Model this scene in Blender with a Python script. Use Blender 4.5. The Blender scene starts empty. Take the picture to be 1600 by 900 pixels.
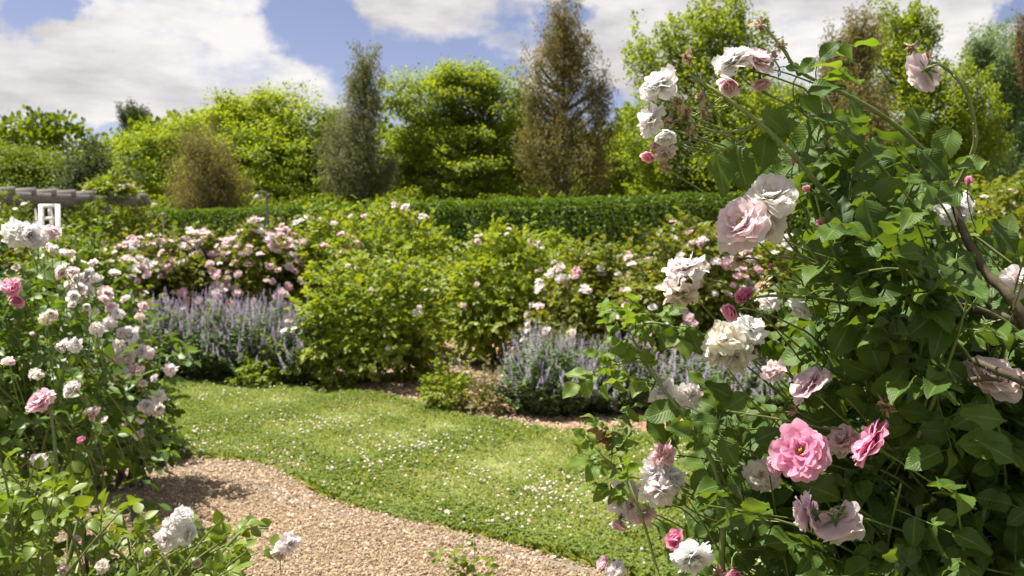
import bpy, math
import numpy as np

S = bpy.context.scene
COL = S.collection
rad = math.radians
R0 = np.random.default_rng(20240611)

# ------------------------------------------------------------------ camera mapping
F_PX = 1600 * 32.0 / 36.0
CAM_Z = 1.5
PITCH = math.atan(70 / F_PX)
FWD = np.array([0, math.cos(PITCH), -math.sin(PITCH)])
UPV = np.array([0, math.sin(PITCH), math.cos(PITCH)])


def at(px, py, Y):
    """the point at distance Y in front of the viewpoint that the photograph shows at pixel (px, py)"""
    d = FWD + (px - 800) / F_PX * np.array([1.0, 0, 0]) + (450 - py) / F_PX * UPV
    return np.array([0, 0, CAM_Z]) + d * (Y / d[1])


def project(P):
    d = np.asarray(P, float) - np.array([0, 0, CAM_Z])
    z = d @ FWD
    return np.stack([800 + F_PX * d[:, 0] / z, 450 - F_PX * (d @ UPV) / z, d[:, 1]], 1)


def ground(px, py, z=0.0):
    d = FWD + (px - 800) / F_PX * np.array([1.0, 0, 0]) + (450 - py) / F_PX * UPV
    return np.array([0, 0, CAM_Z]) + d * ((z - CAM_Z) / d[2])


# ------------------------------------------------------------------ mesh helpers
def nrm(a):
    a = np.asarray(a, float)
    return a / np.maximum(np.linalg.norm(a, axis=-1, keepdims=True), 1e-9)


def frames(D, N):
    """3x3 matrices whose columns are X (side), Y (along D), Z (near N)"""
    Y = nrm(D)
    X = nrm(np.cross(Y, N))
    Z = np.cross(X, Y)
    return np.stack([X, Y, Z], axis=-1)


class MB:
    def __init__(self):
        self.v, self.f, self.uv, self.n = [], [], [], 0

    def add(self, v, f, uv=None):
        v = np.asarray(v, float).reshape(-1, 3)
        self.v.append(v)
        self.f.append(np.asarray(f, int) + self.n)
        self.uv.append(np.zeros((len(v), 2)) if uv is None else uv)
        self.n += len(v)

    def scatter(self, tmpl, pos, M):
        tv, tf, tuv = tmpl
        pos = np.asarray(pos, float)
        K = len(pos)
        if K == 0:
            return
        V = np.einsum('kij,nj->kni', M, tv) + pos[:, None, :]
        Fq = tf[None] + (np.arange(K) * len(tv))[:, None, None]
        self.add(V.reshape(-1, 3), Fq.reshape(-1, 4), np.tile(tuv, (K, 1)))

    def box(self, c, half, rot=0.0, tilt=None):
        s = np.array([[x, y, z] for z in (-1, 1) for y in (-1, 1) for x in (-1, 1)], float) * np.asarray(half)
        if tilt is not None:
            s = s @ np.asarray(tilt).T
        c0, s0 = math.cos(rot), math.sin(rot)
        s = s @ np.array([[c0, s0, 0], [-s0, c0, 0], [0, 0, 1]])
        self.add(s + np.asarray(c), [[0, 2, 3, 1], [4, 5, 7, 6], [0, 1, 5, 4], [2, 6, 7, 3], [0, 4, 6, 2], [1, 3, 7, 5]])

    def tube(self, pts, r, sides=6):
        pts = np.asarray(pts, float)
        n = len(pts)
        r = np.broadcast_to(np.asarray(r, float), (n,))
        T = nrm(np.gradient(pts, axis=0))
        ref = np.array([0.31, 0.87, 0.38])
        A = nrm(np.cross(T, ref))
        B = np.cross(T, A)
        a = np.linspace(0, 2 * math.pi, sides, endpoint=False)
        V = pts[:, None] + (A[:, None] * np.cos(a)[None, :, None] + B[:, None] * np.sin(a)[None, :, None]) * r[:, None, None]
        fs = []
        for i in range(n - 1):
            for j in range(sides):
                k = (j + 1) % sides
                fs.append([i * sides + j, i * sides + k, (i + 1) * sides + k, (i + 1) * sides + j])
        uv = np.stack([np.tile(np.arange(sides) / sides, n), np.repeat(np.linspace(0, 1, n), sides)], 1)
        self.add(V.reshape(-1, 3), fs, uv)

    def mesh(self, name, mat, smooth=True):
        me = bpy.data.meshes.new(name)
        if self.n:
            v = np.concatenate(self.v)
            f = np.concatenate(self.f)
            uv = np.concatenate(self.uv)
            me.vertices.add(len(v))
            me.vertices.foreach_set('co', v.astype(np.float32).ravel())
            me.loops.add(f.size)
            me.loops.foreach_set('vertex_index', f.astype(np.int32).ravel())
            me.polygons.add(len(f))
            me.polygons.foreach_set('loop_start', np.arange(0, f.size, 4, dtype=np.int32))
            if smooth:
                me.polygons.foreach_set('use_smooth', np.ones(len(f), bool))
            l = me.uv_layers.new(name='UVMap')
            l.data.foreach_set('uv', uv[f.ravel()].astype(np.float32).ravel())
            me.update(calc_edges=True)
            me.validate()
        me.materials.append(mat)
        return me

    def build(self, name, mat, parent=None, smooth=True, origin=None):
        if parent is not None and origin is None:
            origin = np.array(parent.location)
        if origin is not None:
            self.v = [a - origin for a in self.v]
        o = bpy.data.objects.new(name, self.mesh(name, mat, smooth))
        COL.objects.link(o)
        if parent is not None:
            o.parent = parent
        elif origin is not None:
            o.location = origin
        return o


def thing(name, label, cat, loc, group=None):
    o = bpy.data.objects.new(name, None)
    COL.objects.link(o)
    o.location = loc
    o.empty_display_size = 0.1
    o['label'] = label
    o['category'] = cat
    if group:
        o['group'] = group
    return o


def tag(o, label=None, cat=None, kind=None, group=None):
    if label: o['label'] = label
    if cat: o['category'] = cat
    if kind: o['kind'] = kind
    if group: o['group'] = group
    return o


def bez(a, b, c, n=8):
    t = np.linspace(0, 1, n)[:, None]
    return (1 - t) ** 2 * a + 2 * t * (1 - t) * b + t ** 2 * c


def catmull(P, k=6):
    P = [np.asarray(p, float) for p in P]
    P = [2 * P[0] - P[1]] + P + [2 * P[-1] - P[-2]]
    out = []
    for i in range(1, len(P) - 2):
        for t in np.linspace(0, 1, k, endpoint=False):
            p0, p1, p2, p3 = P[i - 1:i + 3]
            out.append(0.5 * (2 * p1 + (p2 - p0) * t + (2 * p0 - 5 * p1 + 4 * p2 - p3) * t * t + (3 * p1 - p0 - 3 * p2 + p3) * t ** 3))
    out.append(P[-2])
    return np.array(out)


def in_poly(x, y, poly):
    poly = np.asarray(poly, float)
    c = np.zeros(np.shape(x), bool)
    j = len(poly) - 1
    for i in range(len(poly)):
        xi, yi = poly[i]
        xj, yj = poly[j]
        cond = ((yi > y) != (yj > y)) & (x < (xj - xi) * (y - yi) / (yj - yi + 1e-12) + xi)
        c ^= cond
        j = i
    return c


# ------------------------------------------------------------------ materials
def nt(name):
    m = bpy.data.materials.new(name)
    m.use_nodes = True
    t = m.node_tree
    t.nodes.clear()
    out = t.nodes.new('ShaderNodeOutputMaterial')
    return m, t, t.nodes, t.links, out


def ramp_rand(t, cols, noise=0.0, scale=4.0):
    """colour that differs from leaf to leaf"""
    N, L = t.nodes, t.links
    g = N.new('ShaderNodeNewGeometry')
    r = N.new('ShaderNodeValToRGB')
    cr = r.color_ramp
    while len(cr.elements) < len(cols):
        cr.elements.new(0.5)
    for i, c in enumerate(cols):
        cr.elements[i].position = i / max(1, len(cols) - 1)
        cr.elements[i].color = (*c, 1)
    src = g.outputs['Random Per Island']
    if noise:
        tc = N.new('ShaderNodeTexCoord')
        nz = N.new('ShaderNodeTexNoise')
        nz.inputs['Scale'].default_value = scale
        nz.inputs['Detail'].default_value = 2
        L.new(tc.outputs['Object'], nz.inputs['Vector'])
        mr = N.new('ShaderNodeMapRange')
        mr.inputs[1].default_value = 0.3
        mr.inputs[2].default_value = 0.7
        L.new(nz.outputs['Fac'], mr.inputs[0])
        mx = N.new('ShaderNodeMix')
        mx.inputs[0].default_value = noise
        L.new(src, mx.inputs[2])
        L.new(mr.outputs[0], mx.inputs[3])
        src = mx.outputs[0]
    L.new(src, r.inputs[0])
    return r.outputs[0], g


def leaf_mat(name, cols, trans=0.4, rough=0.5, spec=0.35, tint=(1.7, 1.6, 0.5), veins=False, noise=0.35, nscale=3.0, under=None):
    m, t, N, L, out = nt(name)
    col, g = ramp_rand(t, cols, noise, nscale)
    p = N.new('ShaderNodeBsdfPrincipled')
    p.inputs['Roughness'].default_value = rough
    p.inputs['Specular IOR Level'].default_value = spec
    if under is not None:
        mu = N.new('ShaderNodeMix'); mu.data_type = 'RGBA'
        L.new(g.outputs['Backfacing'], mu.inputs[0])
        L.new(col, mu.inputs[6])
        mu.inputs[7].default_value = (*under, 1)
        pc = mu.outputs[2]
    else:
        pc = col
    if veins:
        uv = N.new('ShaderNodeUVMap')
        sp = N.new('ShaderNodeSeparateXYZ')
        L.new(uv.outputs[0], sp.inputs[0])
        def M(op, a, b=None):
            n = N.new('ShaderNodeMath'); n.operation = op
            for i, q in enumerate((a, b)):
                if q is None: continue
                if isinstance(q, (int, float)): n.inputs[i].default_value = q
                else: L.new(q, n.inputs[i])
            return n.outputs[0]
        au = M('ABSOLUTE', M('SUBTRACT', sp.outputs[0], 0.5))
        side = M('SINE', M('MULTIPLY', M('SUBTRACT', sp.outputs[1], M('MULTIPLY', au, 0.55)), 36.0))
        vein = M('POWER', M('ABSOLUTE', side), 0.6)
        mid = M('MINIMUM', M('MULTIPLY', au, 18.0), 1.0)
        h = M('MULTIPLY', vein, mid)
        b = N.new('ShaderNodeBump')
        b.inputs['Strength'].default_value = 0.22
        b.inputs['Distance'].default_value = 0.003
        L.new(h, b.inputs['Height'])
        L.new(b.outputs[0], p.inputs['Normal'])
        mv = N.new('ShaderNodeMix'); mv.data_type = 'RGBA'
        L.new(M('SUBTRACT', 1.0, mid), mv.inputs[0])
        L.new(pc, mv.inputs[6])
        mv.inputs[7].default_value = (0.16, 0.22, 0.07, 1)
        pc = mv.outputs[2]
    L.new(pc, p.inputs['Base Color'])
    tr = N.new('ShaderNodeBsdfTranslucent')
    mm = N.new('ShaderNodeMix'); mm.data_type = 'RGBA'; mm.blend_type = 'MULTIPLY'
    mm.inputs[0].default_value = 1
    L.new(col, mm.inputs[6])
    mm.inputs[7].default_value = (*tint, 1)
    L.new(mm.outputs[2], tr.inputs['Color'])
    ms = N.new('ShaderNodeMixShader')
    ms.inputs[0].default_value = trans
    L.new(p.outputs[0], ms.inputs[1])
    L.new(tr.outputs[0], ms.inputs[2])
    L.new(ms.outputs[0], out.inputs[0])
    return m


def petal_mat(name):
    """petal colour comes from each flower's own colour; paler towards the petal rim"""
    m, t, N, L, out = nt(name)
    oi = N.new('ShaderNodeObjectInfo')
    uv = N.new('ShaderNodeUVMap')
    sp = N.new('ShaderNodeSeparateXYZ')
    L.new(uv.outputs[0], sp.inputs[0])
    g = N.new('ShaderNodeNewGeometry')
    mr = N.new('ShaderNodeMapRange')
    mr.inputs[1].default_value = 0.35; mr.inputs[2].default_value = 1.0
    mr.inputs[3].default_value = 0.0; mr.inputs[4].default_value = 0.36
    L.new(sp.outputs[1], mr.inputs[0])
    mx = N.new('ShaderNodeMix'); mx.data_type = 'RGBA'
    L.new(mr.outputs[0], mx.inputs[0])
    L.new(oi.outputs['Color'], mx.inputs[6])
    mx.inputs[7].default_value = (0.87, 0.80, 0.79, 1)
    hs = N.new('ShaderNodeHueSaturation')
    m2 = N.new('ShaderNodeMapRange')
    m2.inputs[3].default_value = 0.9; m2.inputs[4].default_value = 1.06
    L.new(g.outputs['Random Per Island'], m2.inputs[0])
    L.new(m2.outputs[0], hs.inputs['Value'])
    L.new(mx.outputs[2], hs.inputs['Color'])
    p = N.new('ShaderNodeBsdfPrincipled')
    p.inputs['Roughness'].default_value = 0.7
    p.inputs['Specular IOR Level'].default_value = 0.15
    L.new(hs.outputs[0], p.inputs['Base Color'])
    tr = N.new('ShaderNodeBsdfTranslucent')
    L.new(hs.outputs[0], tr.inputs['Color'])
    ms = N.new('ShaderNodeMixShader'); ms.inputs[0].default_value = 0.64
    L.new(p.outputs[0], ms.inputs[1]); L.new(tr.outputs[0], ms.inputs[2])
    L.new(ms.outputs[0], out.inputs[0])
    return m


def rough_mat(name, cols, scale=6.0, rough=0.85, bump=0.3, stretch=(1, 1, 1), detail=6, spec=0.2, dist=0.02):
    m, t, N, L, out = nt(name)
    tc = N.new('ShaderNodeTexCoord')
    mp = N.new('ShaderNodeMapping')
    mp.inputs['Scale'].default_value = stretch
    L.new(tc.outputs['Object'], mp.inputs[0])
    nz = N.new('ShaderNodeTexNoise')
    nz.inputs['Scale'].default_value = scale
    nz.inputs['Detail'].default_value = detail
    nz.inputs['Roughness'].default_value = 0.65
    L.new(mp.outputs[0], nz.inputs['Vector'])
    r = N.new('ShaderNodeValToRGB')
    while len(r.color_ramp.elements) < len(cols):
        r.color_ramp.elements.new(0.5)
    for i, c in enumerate(cols):
        r.color_ramp.elements[i].position = 0.3 + 0.4 * i / (len(cols) - 1)
        r.color_ramp.elements[i].color = (*c, 1)
    L.new(nz.outputs['Fac'], r.inputs[0])
    p = N.new('ShaderNodeBsdfPrincipled')
    p.inputs['Roughness'].default_value = rough
    p.inputs['Specular IOR Level'].default_value = spec
    L.new(r.outputs[0], p.inputs['Base Color'])
    b = N.new('ShaderNodeBump')
    b.inputs['Strength'].default_value = bump
    b.inputs['Distance'].default_value = dist
    L.new(nz.outputs['Fac'], b.inputs['Height'])
    L.new(b.outputs[0], p.inputs['Normal'])
    L.new(p.outputs[0], out.inputs[0])
    return m


def island_mat(name, cols, rough=0.8, trans=0.0):
    m, t, N, L, out = nt(name)
    col, g = ramp_rand(t, cols)
    p = N.new('ShaderNodeBsdfPrincipled')
    p.inputs['Roughness'].default_value = rough
    p.inputs['Specular IOR Level'].default_value = 0.2
    L.new(col, p.inputs['Base Color'])
    if trans:
        tr = N.new('ShaderNodeBsdfTranslucent'); L.new(col, tr.inputs[0])
        ms = N.new('ShaderNodeMixShader'); ms.inputs[0].default_value = trans
        L.new(p.outputs[0], ms.inputs[1]); L.new(tr.outputs[0], ms.inputs[2])
        L.new(ms.outputs[0], out.inputs[0])
    else:
        L.new(p.outputs[0], out.inputs[0])
    return m


MAT = dict(
    near_leaf=leaf_mat('rose_leaf_near', [(0.046, 0.090, 0.015), (0.069, 0.124, 0.020), (0.101, 0.168, 0.024)], 0.40, 0.5, 0.28, (1.9, 1.6, 0.4), veins=True, under=(.085, .13, .07)),
    young_leaf=leaf_mat('rose_leaf_young', [(.11, .19, .025), (.13, .21, .03), (.17, .2, .035)], 0.45, 0.45, 0.4, (1.5, 1.4, .5), veins=True),
    copper_leaf=leaf_mat('rose_leaf_copper', [(.2, .11, .04), (.24, .15, .05), (.18, .16, .04)], 0.4, 0.45, 0.4, (1.3, 1.2, .6)),
    left_leaf=leaf_mat('rose_leaf_left', [(0.049, 0.097, 0.018), (0.075, 0.137, 0.023), (0.124, 0.196, 0.030)], 0.38, 0.45, 0.4, (1.8, 1.6, .45)),
    low_leaf=leaf_mat('rose_leaf_low', [(0.087, 0.141, 0.019), (0.132, 0.195, 0.024), (0.194, 0.243, 0.034)], 0.4, 0.45, 0.4, (1.6, 1.5, .45)),
    mid_leaf=leaf_mat('rose_leaf_mid', [(0.082, 0.118, 0.022), (0.138, 0.173, 0.028), (0.215, 0.228, 0.038)], 0.4, 0.5, 0.3, (1.7, 1.5, .45)),
    mid_yellow=leaf_mat('rose_leaf_yellow', [(0.118, 0.183, 0.021), (0.188, 0.252, 0.029), (0.282, 0.307, 0.040)], 0.46, 0.5, 0.3, (1.5, 1.4, .45)),
    bright_tree=leaf_mat('tree_leaf_bright', [(0.105, 0.173, 0.026), (0.177, 0.248, 0.032), (0.272, 0.318, 0.039)], 0.54, 0.5, 0.25, (1.7, 1.5, .4), nscale=.5),
    green_tree=leaf_mat('tree_leaf_green', [(0.086, 0.137, 0.015), (0.133, 0.186, 0.020), (0.181, 0.225, 0.024)], 0.4, 0.5, 0.25, (1.5, 1.4, .5), nscale=.5),
    dark_tree=leaf_mat('tree_leaf_dark', [(0.053, 0.080, 0.027), (0.075, 0.102, 0.035), (0.105, 0.123, 0.044)], 0.3, 0.55, 0.25, (1.3, 1.3, .6), nscale=.5),
    olive_tree=leaf_mat('tree_leaf_olive', [(0.140, 0.146, 0.059), (0.189, 0.182, 0.071), (0.295, 0.202, 0.077)], 0.48, 0.55, 0.3, (1.3, 1.2, .6), nscale=.6),
    grey_tree=leaf_mat('tree_leaf_greygreen', [(0.127, 0.147, 0.073), (0.177, 0.187, 0.093), (0.215, 0.193, 0.095)], 0.48, 0.55, 0.3, (1.2, 1.2, .7), nscale=.6),
    blue_tree=leaf_mat('tree_leaf_bluegreen', [(0.152, 0.226, 0.114), (0.221, 0.305, 0.155), (0.275, 0.372, 0.185)], 0.48, 0.55, 0.3, (1.2, 1.2, .7), nscale=.6),
    red_tree=leaf_mat('tree_leaf_russet', [(.13, .09, .05), (.18, .12, .06), (.13, .115, .055)], 0.4, 0.55, 0.3, (1.3, 1.1, .6)),
    hedge_wood=rough_mat('hedge_wood', [(.02, .02, .01), (.035, .035, .016), (.05, .045, .025)], 20),
    hedge_leaf=leaf_mat('hedge_leaf', [(0.064, 0.121, 0.016), (0.099, 0.170, 0.019), (0.161, 0.242, 0.026)], 0.38, 0.5, 0.3, (1.6, 1.5, .45), nscale=2),
    nepeta_leaf=leaf_mat('catmint_leaf', [(0.113, 0.168, 0.076), (0.151, 0.212, 0.095), (0.197, 0.248, 0.113)], 0.4, 0.6, 0.2, (1.2, 1.3, .7)),
    nepeta_flower=island_mat('catmint_flower', [(.30, .25, .36), (.38, .33, .45), (.47, .42, .52)], 0.8, 0.35),
    grass=leaf_mat('grass_blade', [(0.134, 0.188, 0.040), (0.188, 0.245, 0.054), (0.242, 0.285, 0.081), (0.400, 0.342, 0.218)], 0.4, 0.5, 0.3, (1.4, 1.35, .5), nscale=1.2),
    clover_leaf=leaf_mat('clover_leaf', [(0.085, 0.132, 0.020), (0.131, 0.180, 0.028), (0.188, 0.228, 0.035)], 0.35, 0.5, 0.3, (1.4, 1.4, .5)),
    clover_flower=island_mat('clover_flower', [(.6, .53, .42), (.74, .68, .57), (.82, .78, .7)], 0.9, 0.3),
    petal=petal_mat('rose_petal'),
    stamen=island_mat('rose_stamen', [(.62, .36, .05), (.75, .5, .1), (.5, .26, .04)], 0.7),
    calyx=leaf_mat('rose_calyx', [(.07, .12, .03), (.1, .15, .04), (.15, .17, .05)], 0.25),
    spent=island_mat('spent_petal', [(.42, .3, .2), (.55, .42, .3), (.3, .2, .12), (.66, .58, .47)], 0.85, 0.3),
    stem=rough_mat('green_stem', [(.09, .13, .035), (.15, .19, .055), (.2, .2, .08)], 30, 0.5, 0.15, spec=.4, dist=.002),
    twig=rough_mat('brown_cane', [(.045, .034, .025), (.085, .066, .042), (.14, .115, .07)], 40, 0.7, 0.6, spec=.3, dist=.003),
    bark=rough_mat('tree_bark', [(.06, .045, .035), (.11, .085, .065), (.16, .13, .1)], 12, 0.9, 0.6, (1, 1, .3)),
    weathered=rough_mat('weathered_timber', [(.15, .14, .13), (.23, .215, .2), (.31, .29, .275)], 9, 0.85, 0.3, (1, 1, 6)),
    edging=rough_mat('grey_edging_timber', [(.09, .075, .06), (.15, .125, .1), (.22, .19, .16)], 14, 0.85, 0.3),
    white_paint=rough_mat('white_paint', [(.72, .73, .74), (.8, .81, .82)], 5, 0.5, 0.05),
    lamp_metal=rough_mat('grey_lamp_metal', [(.11, .12, .12), (.16, .17, .17)], 8, 0.5, 0.05, spec=.5),
    lamp_shade=rough_mat('pale_lamp_shade', [(.24, .23, .22), (.32, .3, .29)], 6, 0.5, 0.05),
    chip=island_mat('wood_chip', [(.14, .098, .062), (.28, .205, .128), (.34, .255, .168), (.39, .30, .205), (.24, .172, .108), (.31, .228, .145), (.50, .40, .29), (.2, .14, .09)], 0.85),
    fallen=island_mat('fallen_petal', [(.62, .50, .40), (.75, .66, .57), (.5, .36, .25), (.7, .56, .5)], 0.8, 0.3),
    mulch=rough_mat('mulch', [(.14, .08, .048), (.28, .17, .1), (.4, .26, .165)], 26, 0.95, 0.9, detail=10, dist=.03),
    soil=rough_mat('soil', [(.09, .07, .04), (.12, .12, .045), (.14, .16, .05)], 3, 0.95, 0.6, detail=10),
    turf=rough_mat('turf', [(.12, .15, .035), (.155, .18, .05), (.22, .21, .09)], 7, 0.95, 0.8, detail=10, dist=.03),
)


# ------------------------------------------------------------------ leaf and petal shapes
def leaf_template(nu, nv, W=0.36, fold=0.25, droop=0.18, wave=0.0, ph=0.0, twist=0.0):
    """ovate leaflet of unit length along +Y with its upper face towards +Z"""
    us = np.linspace(-1, 1, nu)
    vs = np.linspace(0, 1, nv)
    V, UV = [], []
    for v in vs:
        w = W * (math.sin(math.pi * min(1, (v * .97 + .02)) ** 0.8) ** 0.75) * (1 - .12 * v)
        if v == 1: w = W * .03
        if v == 0: w = W * .10
        jj = int(round(v * (nv - 1)))
        for u in us:
            if nv > 10 and abs(u) == 1 and 0 < jj < nv - 1:
                w_ = w * (1.045 if jj % 2 else .945)
            else:
                w_ = w
            z = fold * abs(u) * w - droop * v * v + wave * math.sin(v * 9 + ph + 2 * u) * abs(u) * .1
            z += twist * u * w * (v - .3)
            V.append((u * w_, v, z))
            UV.append((u * .5 + .5, v))
    Fq = [[j * nu + i, j * nu + i + 1, (j + 1) * nu + i + 1, (j + 1) * nu + i] for j in range(nv - 1) for i in range(nu - 1)]
    return np.array(V), np.array(Fq), np.array(UV)


NEAR_LEAVES = [leaf_template(5, 19, .37, .22, .12, .6, 0), leaf_template(5, 19, .40, .35, .28, .8, 2, .5),
               leaf_template(5, 19, .35, .1, .05, .9, 4, -.5), leaf_template(5, 19, .38, .5, .4, .5, 1)]
MED_LEAVES = [leaf_template(3, 5, .37, .3, .15), leaf_template(3, 5, .4, .5, .35, 0, 0, .5), leaf_template(3, 5, .36, .15, .05, 0, 0, -.5)]
_f = lambda w, h, d: (np.array([[0, 0, 0], [0, 1, -d], [-w, .3, h], [-w * .85, .68, h - d * .6], [w, .3, h], [w * .85, .68, h - d * .6]]),
                      np.array([[0, 1, 3, 2], [0, 4, 5, 1]]), np.array([[.5, 0], [.5, 1], [0, .3], [0, .7], [1, .3], [1, .7]], float))
LOW_LEAVES = [_f(.34, .1, .1), _f(.38, .2, .25), _f(.33, .03, 0.02)]
NARROW = [_f(.12, .03, .15), _f(.14, .05, .3)]
BLADE = [_f(.5, .0, .0)]
STICK = (np.array([[-1, 0, -.6], [1, 0, -.6], [0, 0, 1.2], [-.8, 1, -.5], [.8, 1, -.5], [0, 1, 1]], float),
         np.array([[0, 1, 4, 3], [1, 2, 5, 4], [2, 0, 3, 5]]), np.zeros((6, 2)))


def put_leaves(mb, templates, pos, D, N, size, rng):
    if len(pos) == 0:
        return
    M = frames(D, N) * np.asarray(size)[:, None, None]
    k = rng.integers(0, len(templates), len(pos))
    for i, t in enumerate(templates):
        s = k == i
        mb.scatter(t, np.asarray(pos)[s], M[s])


def compound(mb, templates, pos, D, N, size, rng, pairs=2, stick=None, droop=0.25, jit=.3):
    """pinnate rose leaves: pairs of leaflets and one at the end, at pos, pointing along D with upper side N"""
    pos = np.asarray(pos, float)
    K = len(pos)
    Fm = frames(D, N)
    X, Y, Z = Fm[:, :, 0], Fm[:, :, 1], Fm[:, :, 2]
    size = np.broadcast_to(np.asarray(size, float), (K,))
    Lr = size * (0.62 * pairs + .25)
    if stick is not None:
        Ms = Fm.copy()
        Ms[:, :, 0] *= (size * .018)[:, None]
        Ms[:, :, 2] *= (size * .018)[:, None]
        Ms[:, :, 1] *= Lr[:, None]
        stick.scatter(STICK, pos, Ms)
    items = [(1.0, 0, 1.0)]
    for p in range(pairs):
        fr = (0.97 - .5 / pairs * 1.0) - p * (.62 / pairs) - 0.04
        items += [(fr, 1, .9 - .13 * p), (fr, -1, .9 - .13 * p)]
    for fr, sd, sc in items:
        b = pos + Y * (Lr * fr)[:, None]
        r = rng.normal(0, jit * .5, (K, 3))
        if sd == 0:
            d = Y - Z * (droop * rng.uniform(.2, 1.4, K))[:, None] + r * .6
        else:
            a = rng.uniform(.85, 1.25, K)[:, None]
            d = Y * np.cos(a) + sd * X * np.sin(a) - Z * (droop * rng.uniform(-.1, 1.5, K))[:, None] + r
        n = Z + rng.normal(0, jit, (K, 3))
        put_leaves(mb, templates, b, d, n, size * sc * rng.uniform(.8, 1.15, K), rng)


def petals(rings, rng, nu=6, nv=6, ruffle=.1):
    """a whole flower head of unit radius facing +Z"""
    mb = MB()
    for (n, Ln, W, a0, a1, r0, z0, tilt) in rings:
        ph0 = rng.uniform(0, 6.28)
        for i in range(n):
            phi = ph0 + 2 * math.pi * i / n + rng.normal(0, .18)
            L_ = Ln * rng.uniform(.86, 1.1)
            A0, A1 = rad(a0 + rng.normal(0, 7)), rad(a1 + rng.normal(0, 12))
            p1, p2, ru = rng.uniform(0, 6.28), rng.uniform(0, 6.28), ruffle * rng.uniform(.6, 1.5)
            V, UV = [], []
            r, z = r0, z0
            skew = rng.normal(0, tilt * .45)
            for j in range(nv):
                s = j / (nv - 1)
                if j:
                    sm = s - .5 / (nv - 1)
                    a = A0 + (A1 - A0) * sm ** 1.3
                    r += math.cos(a) * L_ / (nv - 1)
                    z += math.sin(a) * L_ / (nv - 1)
                w = W * L_ * (0.14 + 1.0 * s ** .55) * (1 - .16 * s ** 6)
                a = A0 + (A1 - A0) * s
                for i2 in range(nu):
                    u = -1 + 2 * i2 / (nu - 1)
                    x, y = r, u * w
                    q = s * s
                    notch = (-.09 * math.exp(-(u / .3) ** 2) - .24 * u ** 4) * q * q * L_
                    off = (.24 * u * u * w) + ru * q * L_ * (math.sin(u * 3.2 + p1) + .45 * math.sin(u * 7.0 + p2)) + skew * u * s * L_
                    xx = x + math.cos(a) * notch - math.sin(a) * off
                    zz = z + math.sin(a) * notch + math.cos(a) * off
                    V.append((xx * math.cos(phi) - y * math.sin(phi), xx * math.sin(phi) + y * math.cos(phi), zz))
                    UV.append((i2 / (nu - 1), s))
            Fq = [[j * nu + i2, j * nu + i2 + 1, (j + 1) * nu + i2 + 1, (j + 1) * nu + i2] for j in range(nv - 1) for i2 in range(nu - 1)]
            mb.add(V, Fq, np.array(UV))
    return mb


#            n   len   W    a0   a1   r0  z0   skew
RING = dict(
    open=[(8, 1.0, .46, 22, -14, .03, 0, .12), (9, .92, .42, 36, -2, .03, .03, .2), (9, .8, .42, 48, 12, .03, .05, .25), (9, .66, .42, 58, 30, .04, .07, .35), (8, .5, .42, 68, 44, .05, .08, .45), (6, .34, .45, 74, 60, .06, .09, .5)],
    full=[(8, 1.0, .46, 15, -30, .03, 0, .15), (10, .93, .42, 35, -8, .03, .05, .25), (10, .84, .42, 50, 10, .03, .08, .35), (11, .72, .42, 64, 30, .03, .1, .5), (10, .58, .42, 74, 50, .04, .12, .6), (9, .45, .42, 84, 64, .05, .14, .7)],
    loose=[(7, 1.0, .42, 5, -55, .03, 0, .3), (8, .95, .4, 30, -30, .03, .03, .4), (8, .85, .4, 50, -5, .03, .05, .5), (8, .72, .4, 66, 15, .03, .08, .6), (7, .52, .4, 78, 45, .03, .08, .7)],
    cup=[(6, .95, .55, 48, 40, .03, 0, .1), (7, .9, .52, 62, 62, .03, .03, .2), (7, .82, .5, 72, 80, .04, .05, .3), (7, .7, .48, 80, 95, .05, .08, .4)],
    bud=[(4, 1.1, .5, 72, 112, .05, 0, .05), (4, 1.0, .5, 80, 110, .03, .05, .05)],
    spent=[(6, .85, .17, 30, 120, .03, 0, .9), (6, .7, .15, 60, 20, .03, .02, .9), (9, .6, .07, 80, 60, .05, .03, .9), (4, .7, .16, -10, -70, .03, 0, .8)],
)
_rp = np.random.default_rng(77)
HI = {k: [petals(RING[k], _rp, 9, 8, .05 if k != 'loose' else .085).mesh('rose_bloom_' + k, MAT['spent' if k == 'spent' else 'petal']) for _ in range(3)] for k in RING}
MEDB = {k: [petals(RING[k], _rp, 5, 5, .1).mesh('rose_bloom_mid_' + k, MAT['petal']) for _ in range(3)] for k in ('open', 'full', 'loose', 'cup', 'bud')}
LOWR = [[(7, 1.0, .55, 20, -30, .03, 0, .2), (7, .8, .55, 50, 5, .03, .08, .3), (6, .6, .55, 72, 40, .03, .1, .4)],
        [(6, 1.0, .55, 40, 0, .03, 0, .2), (6, .8, .55, 65, 40, .03, .08, .3), (5, .6, .55, 80, 70, .03, .1, .4)]]
LOWB = [petals(LOWR[i % 2], _rp, 3, 4, .12).mesh('rose_bloom_small', MAT['petal']) for i in range(6)]


def stamen_mesh(rng):
    mb = MB()
    for i in range(46):
        a = rng.uniform(0, 6.28)
        q = rng.uniform(.02, .2)
        tip = np.array([math.cos(a) * q, math.sin(a) * q, .3 + rng.uniform(-.06, .06)])
        b = np.array([math.cos(a) * q * .4, math.sin(a) * q * .4, .06])
        mb.tube([b, tip], [.008, .008], 3)
        mb.box(tip, (.018, .018, .014), a)
    return mb.mesh('rose_stamens', MAT['stamen'])


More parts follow.
